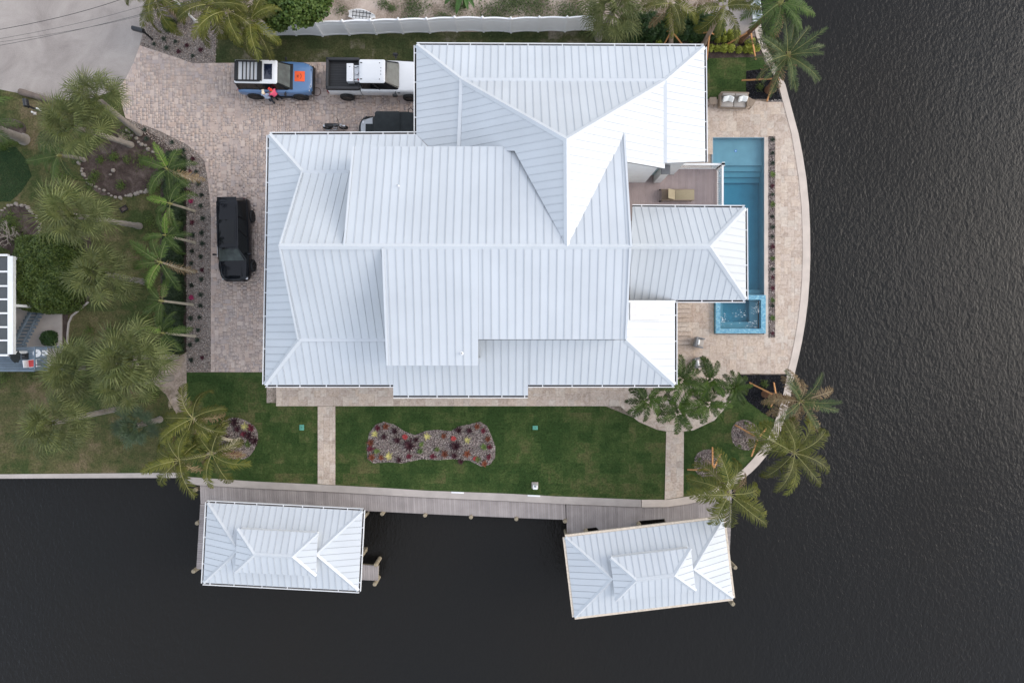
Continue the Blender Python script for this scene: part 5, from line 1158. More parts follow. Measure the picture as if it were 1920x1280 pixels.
L['grape'] = leaf_mat('sea_grape_leaf', (.04, .085, .016, 1), (.12, .17, .035, 1), .08, .2, .5, 2)
L['croton'] = leaf_mat('lime_shrub_leaf', (.2, .25, .03, 1), (.48, .5, .1, 1), .12, .2)
L['weed'] = leaf_mat('weed_leaf', (.05, .08, .025, 1), (.11, .15, .05, 1), .1, .2)
L['banana'] = leaf_mat('banana_leaf', (.06, .13, .03, 1), (.12, .21, .06, 1), .15, .3, .4)
TR = mat('palm_trunk', lin(150, 132, 116), .9, .2, 3, .5, 25); TRG = mat('grey_trunk', lin(140, 132, 124), .9, .18, 3, .4, 20); TRP = mat('pale_ringed_trunk', lin(178, 168, 148), .85, .15, 3, .3, 20); TRB = mat('fibrous_brown_trunk', lin(112, 80, 58), .95, .3, 6, .8, 25)
TWIG = mat('bare_twig', lin(158, 148, 138), .9, .15, 6)

def frond_mesh(name, Lf, pairs, leaf, w, droop, sweep, vee, hang, mats, seed, pet=.12, jit=.12, a0=68, a1=28, rr=.022):
    rd = random.Random(seed); N = 14; pts = []; fr = []; p = Vector((0, 0, 0)); ds = Lf / N
    for i in range(N + 1):
        s = i / N; th = -droop * s ** 1.25; ya = sweep * s * s
        T = Vector((math.cos(th) * math.cos(ya), math.cos(th) * math.sin(ya), math.sin(th))); B = Vector((-math.sin(ya), math.cos(ya), 0)); Nn = T.cross(B)
        Nn = B.cross(T) if Nn.z < 0 else Nn
        pts.append(p.copy()); fr.append((T, B, T.cross(B))); p += T * ds
    t = MB(); t.k = 1; t.tube(pts, [rr * (1 - .8 * i / N) for i in range(N + 1)], 4); t.k = 0
    for k in range(pairs):
        s = pet + (1 - pet) * (k + .5) / pairs; f = s * N; i = min(N - 1, int(f)); q = pts[i].lerp(pts[i + 1], f - i); T, B, Nn = fr[i]
        sp = (s - pet) / (1 - pet); ll = leaf * max(.12, math.sin(math.pi * (.16 + .76 * sp)) ** .7)
        for sd in (-1, 1):
            if rd.random() < .04: continue
            ph = R(a0 + (a1 - a0) * sp) + rd.gauss(0, jit); l = ll * rd.uniform(.85, 1.1); v_ = vee + rd.gauss(0, jit * .6)
            d = T * math.cos(ph) + B * (sd * math.sin(ph)); W_ = T * w * .5
            m = q + d * l * .5 + Nn * (v_ * l * .5); e = q + d * l * .96 + Nn * ((v_ * .7 - hang) * l) + T * rd.gauss(0, .03)
            a = t.add([q - W_ * .5, q + W_ * .5, m + W_, m - W_, e]); t.face((a, a + 1, a + 2, a + 3)); t.face((a + 3, a + 2, a + 4))
    me = bpy.data.meshes.new(name); me.from_pydata(t.v, [], t.f); [me.materials.append(m) for m in mats]; me.polygons.foreach_set('material_index', t.m); me.update(); return me
def fan_mesh(name, pet, blade, segs, span, mats, seed, hang=.35):
    rd = random.Random(seed); t = MB(); t.k = 1; pts = []
    for i in range(6): s = i / 5; pts.append(Vector((pet * s, 0, .12 * pet * math.sin(s * 2.2))))
    t.tube(pts, [.022, .02, .018, .016, .014, .01], 4); t.k = 0; c = pts[-1]
    for k in range(segs):
        f = (k + .5) / segs * 2 - 1; a = f * span + rd.gauss(0, .03); l = blade * (.72 + .28 * math.cos(f * 2.0)) * rd.uniform(.88, 1.08)
        o = c + Vector((.22 * blade * (1 - abs(f)), 0, -.03)); d = Vector((math.cos(a), math.sin(a), .18 * math.cos(a))); sd = Vector((-math.sin(a), math.cos(a), 0))
        w = .027; m = o + d * l * .55 + Vector((0, 0, .05 * l)); e = o + d * l + Vector((rd.gauss(0, .03), rd.gauss(0, .03), -hang * l * rd.uniform(.4, 1.4)))
        zf = .012 if k % 2 else -.012
        i = t.add([o - sd * .008, o + sd * .008, m + sd * w + Vector((0, 0, zf)), m - sd * w - Vector((0, 0, zf)), e]); t.face((i, i + 1, i + 2, i + 3)); t.face((i + 3, i + 2, i + 4))
    me = bpy.data.meshes.new(name); me.from_pydata(t.v, [], t.f); [me.materials.append(m) for m in mats]; me.polygons.foreach_set('material_index', t.m); me.update(); return me
FR_ = {}
def variants(key, n, fn): FR_[key] = [fn(i) for i in range(n)]
variants('coco', 5, lambda i: frond_mesh('frond', 2.35 + .15 * (i % 3), 46, .62, .062, R(55 + 14 * i), R([-30, 25, 10, -15, 40][i]), .10, .28, [L['coco'], L['rachis']], 10 + i))
variants('coco_dry', 3, lambda i: frond_mesh('frond', 2.2, 40, .46, .05, R(60 + 15 * i), R([20, -30, 10][i]), .05, .35, [L['coco_dry'], L['rachis_t']], 30 + i, jit=.25))
variants('date', 4, lambda i: frond_mesh('frond', 2.15, 54, .36, .042, R(28 + 12 * i), R([10, -12, 18, -5][i]), .28, .05, [L['date'], L['rachis']], 50 + i, jit=.16))
variants('alex', 5, lambda i: frond_mesh('frond', 2.0 + .1 * i, 44, .5, .05, R(55 + 16 * i), R([-25, 30, 0, 15, -40][i]), .06, .3, [L['alex'], L['rachis_g']], 70 + i))
FR_['alex_dry'] = FR_['coco_dry'][:2]
variants('alex_y', 1, lambda i: frond_mesh('frond', 1.7, 38, .42, .055, R(50), R(20), .1, .2, [L['alex_y'], L['rachis']], 77))
variants('xmas', 4, lambda i: frond_mesh('frond', 1.7, 52, .42, .052, R(72 + 12 * i), R([10, -15, 25, -8][i]), .3, .25, [L['xmas'], L['xmas']], 90 + i, jit=.14, a0=60, a1=30, rr=.018))
variants('sabal', 4, lambda i: fan_mesh('fan_leaf', .95 + .12 * i, .95, 24, R(150), [L['sabal'], L['sabal']], 110 + i, .3 + .1 * i))
variants('sabal_b', 3, lambda i: fan_mesh('fan_leaf', .9 + .12 * i, .75, 28, R(145), [L['sabal_b'], L['sabal_b']], 120 + i, .35))
DEADF = frond_mesh('frond', 2.0, 30, .5, .05, R(4), R(25), .05, .1, [mat('bleached_frond', lin(176, 160, 140), .9, .15, 6), L['rachis_t']], 44, jit=.3)
def palm(name, label, base, crown, z, kind, n, tr=TR, r0=.16, r1=.11, pitch=(75, -15), group=None, dry=0, scale=1., bend=.25, az0=None, boots=False, spear=True, wind=None):
    b0 = P(*base, 0.01) if base else None; c = P(*crown, z)
    if b0 is None: b0 = Vector((c.x * 1.0, c.y, 0.01))
    root = thing(name, label, 'palm', b0, 0, group); top = c - b0; K = 10; path = []
    for i in range(K + 1):
        f = i / K; e = Vector((top.x * (f ** (1 + bend * 2)), top.y * (f ** (1 + bend * 2)), top.z * f)); path.append(e)
    rad = [r0 * 1.35] + [r0 + (r1 - r0) * i / K for i in range(1, K + 1)]
    t = MB()
    fine = []; fr = []
    for i in range(K * 3):                          # ring-scarred trunk
        f = i / (K * 3 - 1); j = min(K - 1, int(f * K)); fine.append(path[j].lerp(path[j + 1], f * K - j)); fr.append((rad[j] + (rad[j + 1] - rad[j]) * (f * K - j)) * (1.06 if i % 2 else .96))
    t.tube(fine, fr, 10); t.build('trunk', tr, root, smooth=60)
    if kind in ('alex', 'xmas') and spear:
        d = (path[-1] - path[-2]).normalized(); t = MB(); t.tube([top - d * .15, top + d * .1, top + d * .45], [r1 * 1.05, r1 * 1.1, r1 * .35], 8); t.build('crownshaft', L['rachis'] if kind == 'alex' else L['alex'], root, smooth=50)
    rd = random.Random(int(crown[0] * 7 + crown[1] * 13))
    a0 = rd.uniform(0, 6.28) if az0 is None else az0
    for i in range(n):
        f = (i + .5) / n; az = a0 + i * 2.39996 + rd.gauss(0, .12); pt = R(pitch[0] + (pitch[1] - pitch[0]) * f ** .8 + rd.gauss(0, 6))
        if wind is not None:                        # fronds swept downwind
            dv = math.atan2(math.sin(az - wind[0]), math.cos(az - wind[0])); az -= dv * wind[1]
        key = kind + '_dry' if i >= n - dry and kind + '_dry' in FR_ else kind
        if key == 'date' and i >= n - dry: key = 'coco_dry'
        if kind == 'alex' and group and 'gravel' in group and i == 1 and rd.random() < .5: key = 'alex_y'
        me = rd.choice(FR_[key]); o = link('frond' if kind[:5] != 'sabal' else 'fan_leaf', me, root, top + Vector((0, 0, .08 * (1 - f))))
        o.rotation_euler = (Matrix.Rotation(az, 3, 'Z') @ Matrix.Rotation(-pt, 3, 'Y') @ Matrix.Rotation(rd.gauss(0, .18), 3, 'X')).to_euler(); s = scale * rd.uniform(.86, 1.08); o.scale = (s, s, s)
    return root
# fan palms in the western yard
SG = 'fan palms in the western yard'
for cr, z, base, n, sc_, kd, lb in (((184, 186), 5.2, (262, 250), 30, .95, 'sabal', 'fan palm overhanging the paver driveway corner near the log'), ((138, 238), 5.6, (246, 272), 34, 1.0, 'sabal', 'broad fan palm beside the rock ringed mulch island'),
        ((140, 405), 6.0, (262, 424), 34, 1.05, 'sabal', 'tall fan palm with bare grey trunk above the clipped round hedge'), ((197, 514), 4.6, (270, 528), 34, 1.0, 'sabal', 'fan palm spreading over the east side of the clipped round hedge'),
        ((146, 690), 6.0, (260, 684), 34, 1.0, 'sabal', 'fan palm crown next to the pale board walk'), ((246, 672), 6.6, (330, 668), 38, 1.1, 'sabal', 'largest fan palm at the south end of the hedge row'), ((232, 722), 6.0, (322, 708), 22, .9, 'sabal', 'fan palm with brown boots tucked under the largest fan palm'),
        ((101, 792), 6.4, (232, 764), 32, 1.0, 'sabal', 'lone fan palm on the open patchy lawn with trunk lying eastward'), ((256, 798), 3.2, (300, 786), 24, .85, 'sabal_b', 'low bluish fan palm beside the curving coconut palms')):
    palm('fan_palm', lb, base, cr, z, kd, n, TRG, .17, .15, (80, -35), SG, scale=sc_ * .94, bend=.05)
palm('fan_palm', 'shaggy olive fan palm at the east end of the white fence', (1122, 72), (1150, 22), 4.2, 'sabal', 38, TRG, .2, .17, (80, -60), scale=1.0, bend=.05)
# feather palms along the dark hedge
for i, (ba, cr, z) in enumerate((((364, 341), (315, 318), 3.7), ((364, 396), (320, 382), 3.6), ((365, 455), (312, 442), 3.7), ((365, 510), (302, 492), 4.2), ((361, 571), (304, 564), 4.0), ((366, 630), (307, 624), 4.1))):
    nb_ = ['at the driveway bend', 'beside the dark planting with red leaves', 'opposite the tail of the black SUV', 'opposite the bonnet of the black SUV', 'with a bare soil gap behind it', 'next to the largest fan palm'][i]
    palm('feather_palm', f'slender feather palm on the gravel strip {nb_}', ba, cr, z, 'alex', [9, 8, 7, 9, 7, 7][i], TRP, .085, .065, [(62, -12), (45, -25), (70, 0), (55, -20), (40, -30), (60, 5)][i], 'feather palms along the gravel strip', scale=[.95, .88, .74, .98, .82, .78][i], bend=.1, dry=[1, 1, 0, 2, 1, 0][i], wind=[None, (2.6, .25), (1.2, .2), (3.4, .2), (2.9, .35), (.4, .2)][i])
palm('feather_palm', 'pale windswept palm drooping over the deep green grass patch', (158, 300), (112, 292), 3.6, 'alex', 9, TRG, .12, .1, (50, -15), scale=.95, bend=.15, wind=(math.pi, .35))
gp = palm('grey_trunk_palm', 'thick grey trunked palm in a mulch ring at the road side', (46, 262), (-30, 232), 4.5, 'alex', 12, TRG, .3, .2, (55, -10), bend=.0)
# multi-stem palm at the oval bed
for ba, cr, z, wd_, lb in (((448, 824), (362, 784), 4.6, None, 'curving pale trunk palm arching north west from the oval bed'), ((446, 828), (398, 850), 3.4, None, 'short arching palm with drying fronds over the oval bed'), ((440, 836), (338, 862), 4.0, (math.pi, .2), 'leaning palm reaching from the oval bed over the western seawall')):
    palm('arching_palm', lb, ba, cr, z, 'coco', 12, TRP, .13, .07, (55, -25), 'palms of the oval bed', dry=3, scale=1.0, bend=.45, wind=wd_)
# young staked palms
SP = 'staked palms'
pl_spec = [((1440, 170), (1475, 106), 4.0, 'date', 27, TRB, (70, -30), 5, 1.08, 'feathery date palm in the northern black gravel bed at the seawall'),
           ((1257, 82), (1256, 8), 4.4, 'coco', 11, TR, (58, -18), 1, .92, 'staked coconut palm rising from the hedge above the house corner'), ((1319, 82), (1356, 14), 4.6, 'coco', 10, TR, (58, -18), 1, .92, 'staked coconut palm with yellow bud among the lime shrubs'),
           ((1388, 78), (1462, 6), 5.2, 'alex', 15, TRB, (60, -20), 1, 1.12, 'dark green staked palm leaning over the canal above the hedge corner'),
           ((1434, 738), (1500, 752), 4.3, 'date', 19, TRB, (70, -30), 12, 1.06, 'brown tipped date palm in the southern black gravel bed'), ((1400, 812), (1488, 848), 5.4, 'coco', 14, TR, (58, -15), 1, 1.1, 'olive coconut palm leaning over the canal from a round bed'),
           ((1324, 866), (1366, 926), 5.0, 'coco', 13, TR, (55, -12), 1, 1.14, 'coconut palm spreading over the tilted boathouse roof')]
stakes = [[(1391, 151), (1438, 190), (1462, 150)], [(1244, 86), (1279, 83), (1238, 60)], [(1325, 113), (1297, 63), (1347, 69)], [(1359, 86), (1417, 112), (1400, 60)], [(1405, 717), (1451, 717), (1445, 763)], [(1378, 796), (1437, 803), (1409, 855)], [(1336, 838), (1289, 880), (1352, 850)]]
for (ba, cr, z, kd, n, trm, pt, dry, s_, lb), stk in zip(pl_spec, stakes):
    palm('palm_tree', lb, ba, cr, z, kd, n, trm, .2 if kd == 'date' else .15, .13, pt, SP, dry=dry, scale=s_, bend=.1)
    b0, c0 = P(*ba, 0), P(*cr, z); hold = b0.lerp(c0, 1.55 / z); hold.x = b0.x + (c0.x - b0.x) * (1.55 / z) ** 1.2; hold.y = b0.y + (c0.y - b0.y) * (1.55 / z) ** 1.2
    where = lb.split(' palm ')[0]
    for s in stk:
        g_ = P(*s, .03); t = MB(); d = (hold - g_).normalized(); t.beam(g_, hold - d * .12, .09, .05); tag(t.build('tree_stake', M['wood']), f'wooden brace stake propping the {where} palm ' + ' '.join(lb.split(' palm ')[1].split()[:5]), 'stake', 'wooden stakes bracing palms')
CP = ['over the walkway bend west of its cluster', 'over the top of the garden path in the house corner cluster', 'touching the corner of the white roof', 'beside the half hidden armchair', 'in the middle of the house corner cluster', 'next to the southern black gravel bed']
for ci, (cr, ba, z) in enumerate((((1212, 750), (1228, 737), 3.4), ((1270, 772), (1262, 752), 3.2), ((1275, 712), (1258, 722), 3.9), ((1330, 712), (1305, 724), 3.8), ((1325, 757), (1300, 742), 3.5), ((1376, 728), (1338, 728), 3.6))):
    palm('christmas_palm', 'deep green arching palm ' + CP[ci], ba, cr, z, 'xmas', 11, TRG, .09, .07, (58, 0), 'palm cluster at the house corner', scale=[.92, .92, .92, .88, .9, .74][ci], bend=.1)
for cr, z, ba, lb in (((428, 22), 4.4, (460, 70), 'big drooping palm between the gravel corner and the fence'), ((470, 40), 3.8, (492, 80), 'drooping palm against the western end of the white fence'), ((395, 10), 4.6, (425, 60), 'palm beside the slim white pole'), ((290, -8), 3.0, None, 'palm tip hanging over the road edge')):
    palm('drooping_palm', lb, ba, cr, z, 'coco', 13, TR, .15, .12, (60, -35), 'palms at the north west corner', scale=1.0, bend=.1, dry=1)
# ------------------------------------------------------------------ hedges and shrubs
def shell_points(n, hx, hy, hz, e=3.2, bump=.08, z0=0., depth=.12):
    u = RNG.normal(size=(n, 3)); u[:, 2] = np.abs(u[:, 2]); u /= np.linalg.norm(u, axis=1)[:, None]
    r = (np.abs(u) ** e).sum(1) ** (-1 / e); q = u * r[:, None]
    f = 1 + bump * np.sin(q[:, 0] * 9 + 1) * np.cos(q[:, 1] * 8) - depth * RNG.random(n) ** 1.6
    q *= f[:, None]; return q * np.array([hx, hy, hz]) + np.array([0, 0, z0])
def shrub(name, label, c, hx, hy, hz, n, size, m, cat='shrub', e=2.6, group=None, rz=0, bump=.08, asp=.55):
    root = thing(name, label, cat, c, rz, group); leaf_obj('foliage', shell_points(n, hx, hy, hz, e, bump), size, m, root, .45, asp)
    t = MB(); rings = []
    for j in range(7):
        ph = (j + .02) / 6.05 * math.pi / 2; rings.append([(hx * .84 * math.cos(ph) ** .5 * math.cos(a), hy * .84 * math.cos(ph) ** .5 * math.sin(a), hz * .84 * math.sin(ph) ** .8) for a in [2 * math.pi * k / 20 for k in range(20)]])
    t.loft(rings); t.build('inner_growth', m, root, smooth=60); return root
shrub('clipped_hedge', 'large clipped round ficus hedge beside the timber stair', P(106, 518, .01).xyz + Vector((.15, .1, 0)), 1.95, 2.55, 2.5, 22000, .125, L['ficus'], 'hedge', 3.0)
shrub('small_shrub', 'small round dark shrub on the pale board walk', P(98, 634, .03), .45, .5, .8, 1500, .09, L['hedge'])
hr = thing('hedge', 'dark clipped hedge row beneath the slender feather palms', 'hedge', P(328, 470, 0))
pts = []
for yc in np.arange(300, 655, 14): c = P(330 + RNG.normal(0, 2), yc, 0) - Vector(hr.location); pts.append(shell_points(1300, .62, .5, .95 * RNG.uniform(.85, 1.1), 2.6, .1) + np.array([c.x, c.y, 0]))
leaf_obj('foliage', np.concatenate(pts), .085, L['darkhedge'], hr, .45, .5)
t = MB(); 
for yc in np.arange(300, 655, 14): c = P(330, yc, 0) - Vector(hr.location); t.ball((c.x, c.y, .2), .55, 10, 6, (1, .9, 1.1))
t.build('inner_growth', L['darkhedge'], hr, smooth=60)
hn = thing('hedge', 'glossy green hedge at the north east end of the white fence', 'hedge', P(1260, 62, 0)); pts = []; t = MB()
for xc in np.arange(1172, 1345, 12):
    for yc in ((66, 48) if xc < 1330 else (58,)):
        c = P(xc + RNG.normal(0, 3), yc + RNG.normal(0, 3), 0) - Vector(hn.location); hgt = RNG.uniform(1.0, 1.7); pts.append(shell_points(900, .55, .5, hgt, 2.2, .15, 0, .35) + np.array([c.x, c.y, 0])); t.ball((c.x, c.y, .3), .45, 8, 6, (1, 1, 1.6))
leaf_obj('foliage', np.concatenate(pts), .14, L['hedge'], hn, .4, .45); t.build('inner_growth', L['hedge'], hn, smooth=60)
# leafy tree by the fence
def tree(label, clumps, m, size, n, base, name='leafy_tree'):
    b0 = P(*base, 0); root = thing(name, label, 'tree', b0); pts = []; t = MB(); t.tube([(0, 0, 0), (.05, .05, .8), (0, .1, 1.4)], [.2, .15, .12], 8)
    for (x, y, z, r_) in clumps:
        c = P(x, y, z) - b0; u = RNG.normal(size=(n, 3)); u /= np.linalg.norm(u, axis=1)[:, None]; rr_ = r_ * (RNG.random(n) ** .35) * (1 + .18 * np.sin(u[:, 0] * 5 + x) * np.cos(u[:, 1] * 6)); q = u * rr_[:, None]; q[:, 2] *= .75; pts.append(q + np.array(c)); t.tube([(0, .1, 1.3), (c.x * .5, c.y * .5, c.z * .7), tuple(c)], [.1, .07, .03], 6)
    t.build('trunk', TR, root, smooth=50); leaf_obj('crown', np.concatenate(pts), size, m, root, .5, .75); return root
tree('dense rounded sea grape tree pressing over the white fence', [(520, 30, 2.6, .95), (555, 20, 3.0, 1.0), (590, 10, 2.8, .95), (545, -10, 3.1, 1.1), (500, 5, 2.7, .9), (600, -15, 2.8, 1.0), (523, 44, 1.9, .45), (575, 32, 2.2, .6)], L['grape'], .2, 1500, (552, 20))
bn = thing('banana_plant', 'banana plant with long ribbed leaves hanging over the white fence', 'banana plant', P(872, 12, 0)); t = MB(); t.tube([(0, 0, 0), (.05, 0, 1.2), (.1, -.1, 2.2)], [.14, .11, .06], 8); t.build('stem', L['banana'], bn, smooth=50)
def ban(Lb, w, droop):
    t = MB(); N = 9; p = Vector(); prev = None
    for i in range(N + 1):
        s = i / N; th = -droop * s ** 1.4; T = Vector((math.cos(th), 0, math.sin(th))); ww = w * math.sin(math.pi * min(1, .12 + .9 * s)) ** .6 + .005
        cur = t.add([p + Vector((0, -ww, .12 * ww)), p + Vector((0, 0, -.03)), p + Vector((0, ww, .12 * ww))])
        if prev is not None:
            for k in (0, 1): t.face((prev + k, prev + k + 1, cur + k + 1, cur + k))
        prev = cur; p += T * Lb / N
    me = bpy.data.meshes.new('leaf'); me.from_pydata(t.v, [], t.f); me.materials.append(L['banana']); me.update(); return me
bms = [ban(1.5, .15, R(70)), ban(1.7, .17, R(100)), ban(1.3, .14, R(50))]
for i in range(9):
    o = link('leaf', bms[i % 3], bn, (.1, -.1, 2.15)); o.rotation_euler = (Matrix.Rotation(R([-80, -110, -60, 170, 20, -95, 60, 210, -30][i]), 3, 'Z') @ Matrix.Rotation(R(-[35, 25, 15, 30, 30, 50, 45, 20, 10][i]), 3, 'Y')).to_euler()
for (x, y, r_, lb) in ((320, 50, .42, 'feathery bright green shrub in the pebble corner'), ((340), 22, .45, 'green shrub at the foot of the slim white pole')):
    shrub('shrub', lb, P(x, y, .02), r_, r_, .7, 1500, .1, L['alex'], asp=.18)
# lime shrubs in the mulch bed
proto = shrub('lime_shrub', 'lime green leafy shrub in the dark mulch bed by the hedge', P(1300, 90, .02), .2, .2, .36, 220, .14, L['croton'], group='lime shrubs in the mulch bed', asp=.5, bump=.2)
for i, (x, y) in enumerate([(735, 320), (745, 385), (975, 330), (1035, 355), (1090, 350), (1145, 310), (1210, 440), (1262, 445), (1325, 445), (1387, 443), (1460, 457), (1525, 450), (1575, 457), (1270, 365), (1327, 360), (1390, 352), (1385, 312), (1440, 312), (1575, 385), (1305, 302), (1545, 400), (930, 310), (1620, 440)]):
    p = P(1080 + x / 4.795, y / 4.795, .02)
    if i == 0: proto.location = p
    else: dup(proto, None, p, random.uniform(0, 6), random.uniform(.85, 1.15))
# weeds and ground litter beyond the fence
pts = []
for x, y, r_, n in ((780, 15, 1.0, 900), (830, 40, .7, 700), (930, 25, 1.4, 1600), (1000, 10, 1.5, 1800), (1070, 25, 1.3, 1500), (720, 8, .4, 250), (735, 16, .35, 200), (640, 20, .5, 200), (1110, 45, .9, 900), (960, 5, 1.0, 900), (860, 10, .8, 700), (770, 40, .6, 400)):
    c = P(x, y, 0); q = RNG.normal(size=(n, 3)) * np.array([r_ * .5, r_ * .4, .1]); q[:, 2] = np.abs(q[:, 2]) + .03; pts.append(q + np.array([c.x, c.y, 0]))
tag(leaf_obj('weeds', np.concatenate(pts), .11, L['weed'], None, .6, .4), 'low weeds on the sandy lot', kind='stuff')
pts = []
for x, y, r_, n in ((272, 300, .6, 420), (290, 350, .5, 380), (285, 420, .5, 260), (262, 470, .5, 220), (275, 600, .6, 420), (300, 680, .6, 420), (210, 620, .5, 240), (170, 620, .4, 200), (285, 740, .6, 380), (240, 250, .5, 260), (120, 330, .4, 160), (180, 330, .35, 260), (150, 300, .25, 150), (215, 295, .3, 260), (190, 300, .25, 200), (228, 348, .3, 240), (170, 345, .4, 260), (240, 300, .3, 120), (20, 420, .8, 1200), (40, 450, .5, 500), (12, 270, .35, 300), (10, 705, .6, 300), (60, 700, .5, 300), (1425, 165, .25, 160), (1442, 755, .3, 200), (1432, 720, .25, 160), (1397, 792, .12, 50), (1413, 805, .12, 60), (1385, 835, .12, 60), (1340, 850, .12, 60), (1310, 860, .12, 60), (1345, 880, .12, 50)):
    c = P(x, y, 0); q = RNG.normal(size=(n, 3)) * np.array([r_ * .5, r_ * .5, .1]); q[:, 2] = np.abs(q[:, 2]) + .04; pts.append(q + np.array([c.x, c.y, 0]))
tag(leaf_obj('ground_cover', np.concatenate(pts), .13, L['alex'], None, .6, .28), 'low green ground cover in the planting beds', kind='stuff')
# bare branched shrub at the western edge
bb = thing('bare_shrub', 'leafless grey branched shrub in the rock edged bed', 'shrub', P(20, 445, 0)); t = MB(); rd = random.Random(4)
def grow(p, d, l, r_, k):
    q = p + d * l; t.tube([p, p.lerp(q, .5) + Vector((rd.gauss(0, .05), rd.gauss(0, .05), 0)), q], [r_, r_ * .85, r_ * .7], 5)
    if k:
        for _ in range(3 if k > 1 else 2): grow(q, (d + Vector((rd.gauss(0, .6), rd.gauss(0, .6), rd.gauss(.05, .3)))).normalized(), l * .72, r_ * .65, k - 1)
for a in range(5): grow(Vector((rd.gauss(0, .2), rd.gauss(0, .2), 0)), Vector((math.cos(a * 1.3), math.sin(a * 1.3), .9)).normalized(), .55, .035, 3)
t.build('branches', TWIG, bb, smooth=60)
# concrete garden curb
cb_ = [(166, 566), (150, 580), (135, 592), (129, 605), (127, 625), (127, 645)]; t = MB(); q = [P(a, c, .04) for a, c in cb_]
for a, c in zip(q, q[1:]): t.beam(a, c, .1, .1)
tag(t.build('garden_curb', M['concrete2']), 'thin curved concrete garden curb beside the browning grass', 'curb')
# ------------------------------------------------------------------ rosettes
def rosette(n, l, w, m, lift, seed, curl=.25):
    rd = random.Random(seed); t = MB()
    for i in range(n):
        a = i * 2.4 + rd.gauss(0, .1); f = i / n; el = R(lift * (1 - .75 * f)); ll = l * (.65 + .35 * f) * rd.uniform(.85, 1.1); d = Vector((math.cos(a) * math.cos(el), math.sin(a) * math.cos(el), math.sin(el))); sd = Vector((-math.sin(a), math.cos(a), 0)) * w
        o = Vector((0, 0, .04)); m_ = o + d * ll * .55; e = o + d * ll - Vector((0, 0, curl * ll * rd.uniform(.6, 1.3)))
        k = t.add([o - sd * .5, o + sd * .5, m_ + sd, m_ - sd, e]); t.face((k, k + 1, k + 2, k + 3)); t.face((k + 3, k + 2, k + 4))
    me = bpy.data.meshes.new('leaf_rosette'); me.from_pydata(t.v, [], t.f); me.materials.append(m); me.update(); return me
RC = {'maroon': (rosette(22, .34, .028, leaf_mat('maroon_leaf', (.03, .008, .012, 1), (.07, .015, .024, 1), .2, .1), 55, 1), 'dark maroon bromeliad rosette'), 'crimson': (rosette(20, .28, .03, leaf_mat('crimson_leaf', (.10, .014, .025, 1), (.18, .03, .045, 1), .2, .1), 55, 2), 'crimson bromeliad rosette'),
      'orange': (rosette(20, .3, .03, leaf_mat('orange_leaf', (.15, .04, .02, 1), (.26, .09, .035, 1), .25, .1), 55, 3), 'orange red bromeliad rosette'), 'red': (rosette(18, .22, .045, leaf_mat('scarlet_leaf', (.34, .04, .04, 1), (.48, .08, .07, 1), .1, .1), 40, 4), 'bright scarlet bromeliad rosette'),
      'yellow': (rosette(16, .36, .022, leaf_mat('yellow_leaf', (.5, .45, .14, 1), (.66, .62, .28, 1), .1, .1), 40, 5, .1), 'pale yellow star shaped bromeliad rosette'), 'green': (rosette(18, .3, .03, leaf_mat('lime_bromeliad_leaf', (.08, .13, .03, 1), (.2, .22, .06, 1), .25, .15), 50, 6), 'green bromeliad rosette'),
      'dark': (rosette(24, .24, .02, leaf_mat('dark_agave_leaf', (.022, .035, .022, 1), (.05, .06, .04, 1), .3, .1), 60, 7), 'small dark green rosette plant'), 'wine': (rosette(20, .24, .024, leaf_mat('wine_leaf', (.06, .012, .02, 1), (.11, .025, .035, 1), .3, .1), 55, 8), 'small wine red rosette plant'), 'pink': (rosette(18, .22, .04, leaf_mat('magenta_leaf', (.28, .02, .08, 1), (.4, .04, .13, 1), .1, .1), 50, 9), 'small magenta rosette plant')}
def put(kind, x, y, where, group, s=1.):
    o = link('rosette_plant', RC[kind][0], None, P(x, y, .05)); o.rotation_euler = (0, 0, random.uniform(0, 6)); k = s * random.uniform(.85, 1.15); o.scale = (k, k, k); tag(o, RC[kind][1] + ' ' + where, 'bromeliad', group)
BW = 'in the bow shaped pebble bed on the lawn'
for kind, lst in (('maroon', [(515, 240), (385, 310), (545, 350), (770, 345), (690, 410), (565, 585), (1280, 230), (1410, 235), (1245, 420), (1230, 535), (1305, 605)]), ('crimson', [(310, 205), (1575, 235), (1650, 430), (1640, 550), (685, 540), (970, 540), (225, 450)]),
                  ('orange', [(405, 185), (225, 380), (240, 555), (1100, 300), (1110, 515), (1630, 335), (1500, 185), (1380, 510), (350, 560), (1590, 630)]), ('red', [(635, 310), (1220, 330), (1480, 570)]), ('yellow', [(275, 275), (905, 305), (1385, 350), (445, 540)]), ('green', [(835, 400), (820, 480), (300, 480), (1580, 430), (1510, 580), (1020, 460)])):
    for x, y in lst: put(kind, 660 + x / 6.4, 770 + y / 6.4, BW, 'bromeliads in the bow shaped bed', 1.7 if (x, y) in ((690, 410), (1245, 420)) else 1.08)
OV = 'in the oval pebble bed under the arching palms'
for kind, lst in (('yellow', [(1085, 610), (1280, 635)]), ('maroon', [(1175, 590), (1205, 660), (1320, 725), (1095, 745), (1375, 775), (1020, 695)]), ('crimson', [(1265, 710), (1340, 650), (1160, 910), (1215, 915)]), ('green', [(1310, 810)])):
    for x, y in lst: put(kind, 220 + x / 5.333, 680 + y / 5.333, OV, 'bromeliads in the oval bed', 1.2)
GS = 'in the gravel strip along the driveway'
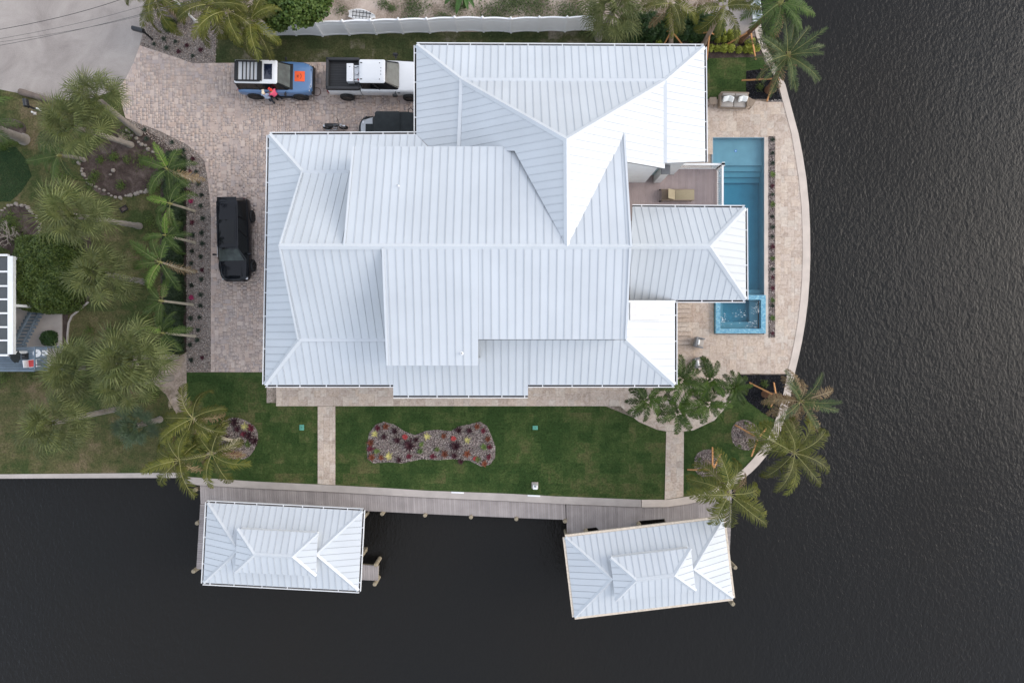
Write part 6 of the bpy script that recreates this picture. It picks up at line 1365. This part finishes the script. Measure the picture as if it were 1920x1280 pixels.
for kind, x, y in [('dark', 1495, 100), ('dark', 1515, 185), ('pink', 1435, 230), ('dark', 1510, 265), ('dark', 1525, 360), ('wine', 1445, 390), ('dark', 1450, 485), ('dark', 1517, 468), ('dark', 1522, 548), ('dark', 1445, 605), ('dark', 1510, 645), ('dark', 1440, 695), ('wine', 1520, 745), ('dark', 1515, 815), ('dark', 1440, 860), ('dark', 1510, 930), ('pink', 1440, 950), ('dark', 1508, 1012), ('dark', 1435, 1105), ('dark', 1500, 1100), ('dark', 1490, 1195), ('wine', 1430, 8), ('dark', 1475, 10), ('dark', 1485, 1270), ('dark', 1430, 1305), ('dark', 1440, 1420), ('wine', 1520, 1400), ('wine', 1415, 160)]: put(kind, x / 4, 320 + y / 4, GS, 'small plants in the gravel strip', 1.1)
for kind, x, y in [('dark', 1005, 965), ('dark', 1090, 975), ('dark', 1105, 1045), ('dark', 1295, 1070), ('dark', 1380, 1130), ('dark', 1380, 1195), ('wine', 1450, 1195)]: put(kind, x / 4, y / 4, 'in the gravel at the driveway bend', 'small plants at the driveway bend', 1.1)
for kind, x, y in [('dark', 1160, 335), ('dark', 1255, 365), ('dark', 1320, 318), ('wine', 1405, 345), ('wine', 1345, 392), ('dark', 1450, 425), ('wine', 1510, 380), ('dark', 1235, 298)]: put(kind, x / 4, y / 4, 'in the pebble corner by the road', 'small plants in the pebble corner', 1.1)
ps = [(300, 0), (420, 0), (510, 0), (610, 1), (715, 2), (790, 0), (880, 1), (990, 0), (1085, 0), (1170, 0), (1260, 2)] + [(1150 + y, k) for y, k in ((110, 2), (215, 1), (310, 0), (385, 2), (480, 2), (590, 1), (640, 0), (750, 1), (885, 2))]
for y, k in ps: put(('dark', 'green', 'wine')[k], 1140 + 1476 / 4.795, 200 + y / 4.795, 'in the planting strip beside the pool', 'plants in the poolside strip', 1.0)

# dead fronds lying in the beds
for lb, spots in (('pile of dead pale fronds at the driveway end of the mulch island', [(228, 262, 20), (222, 268, 60), (232, 272, 110), (215, 262, -10)]), ('pile of dead pale fronds at the south end of the hedge row', [(338, 690, 80), (330, 684, 40), (340, 696, 130)]), ('pile of dead pale fronds on the bare soil patch', [(322, 765, 30), (318, 768, 80)])):
    c0 = P(spots[0][0], spots[0][1], .03); r_ = thing('dead_fronds', lb, 'dead fronds', c0)
    for k, (x, y, az) in enumerate(spots):
        o = link('frond', DEADF, r_, P(x, y, .06 + .03 * k) - c0); o.rotation_euler = (R(8), 0, R(az)); o.scale = (.42, .42, .42)
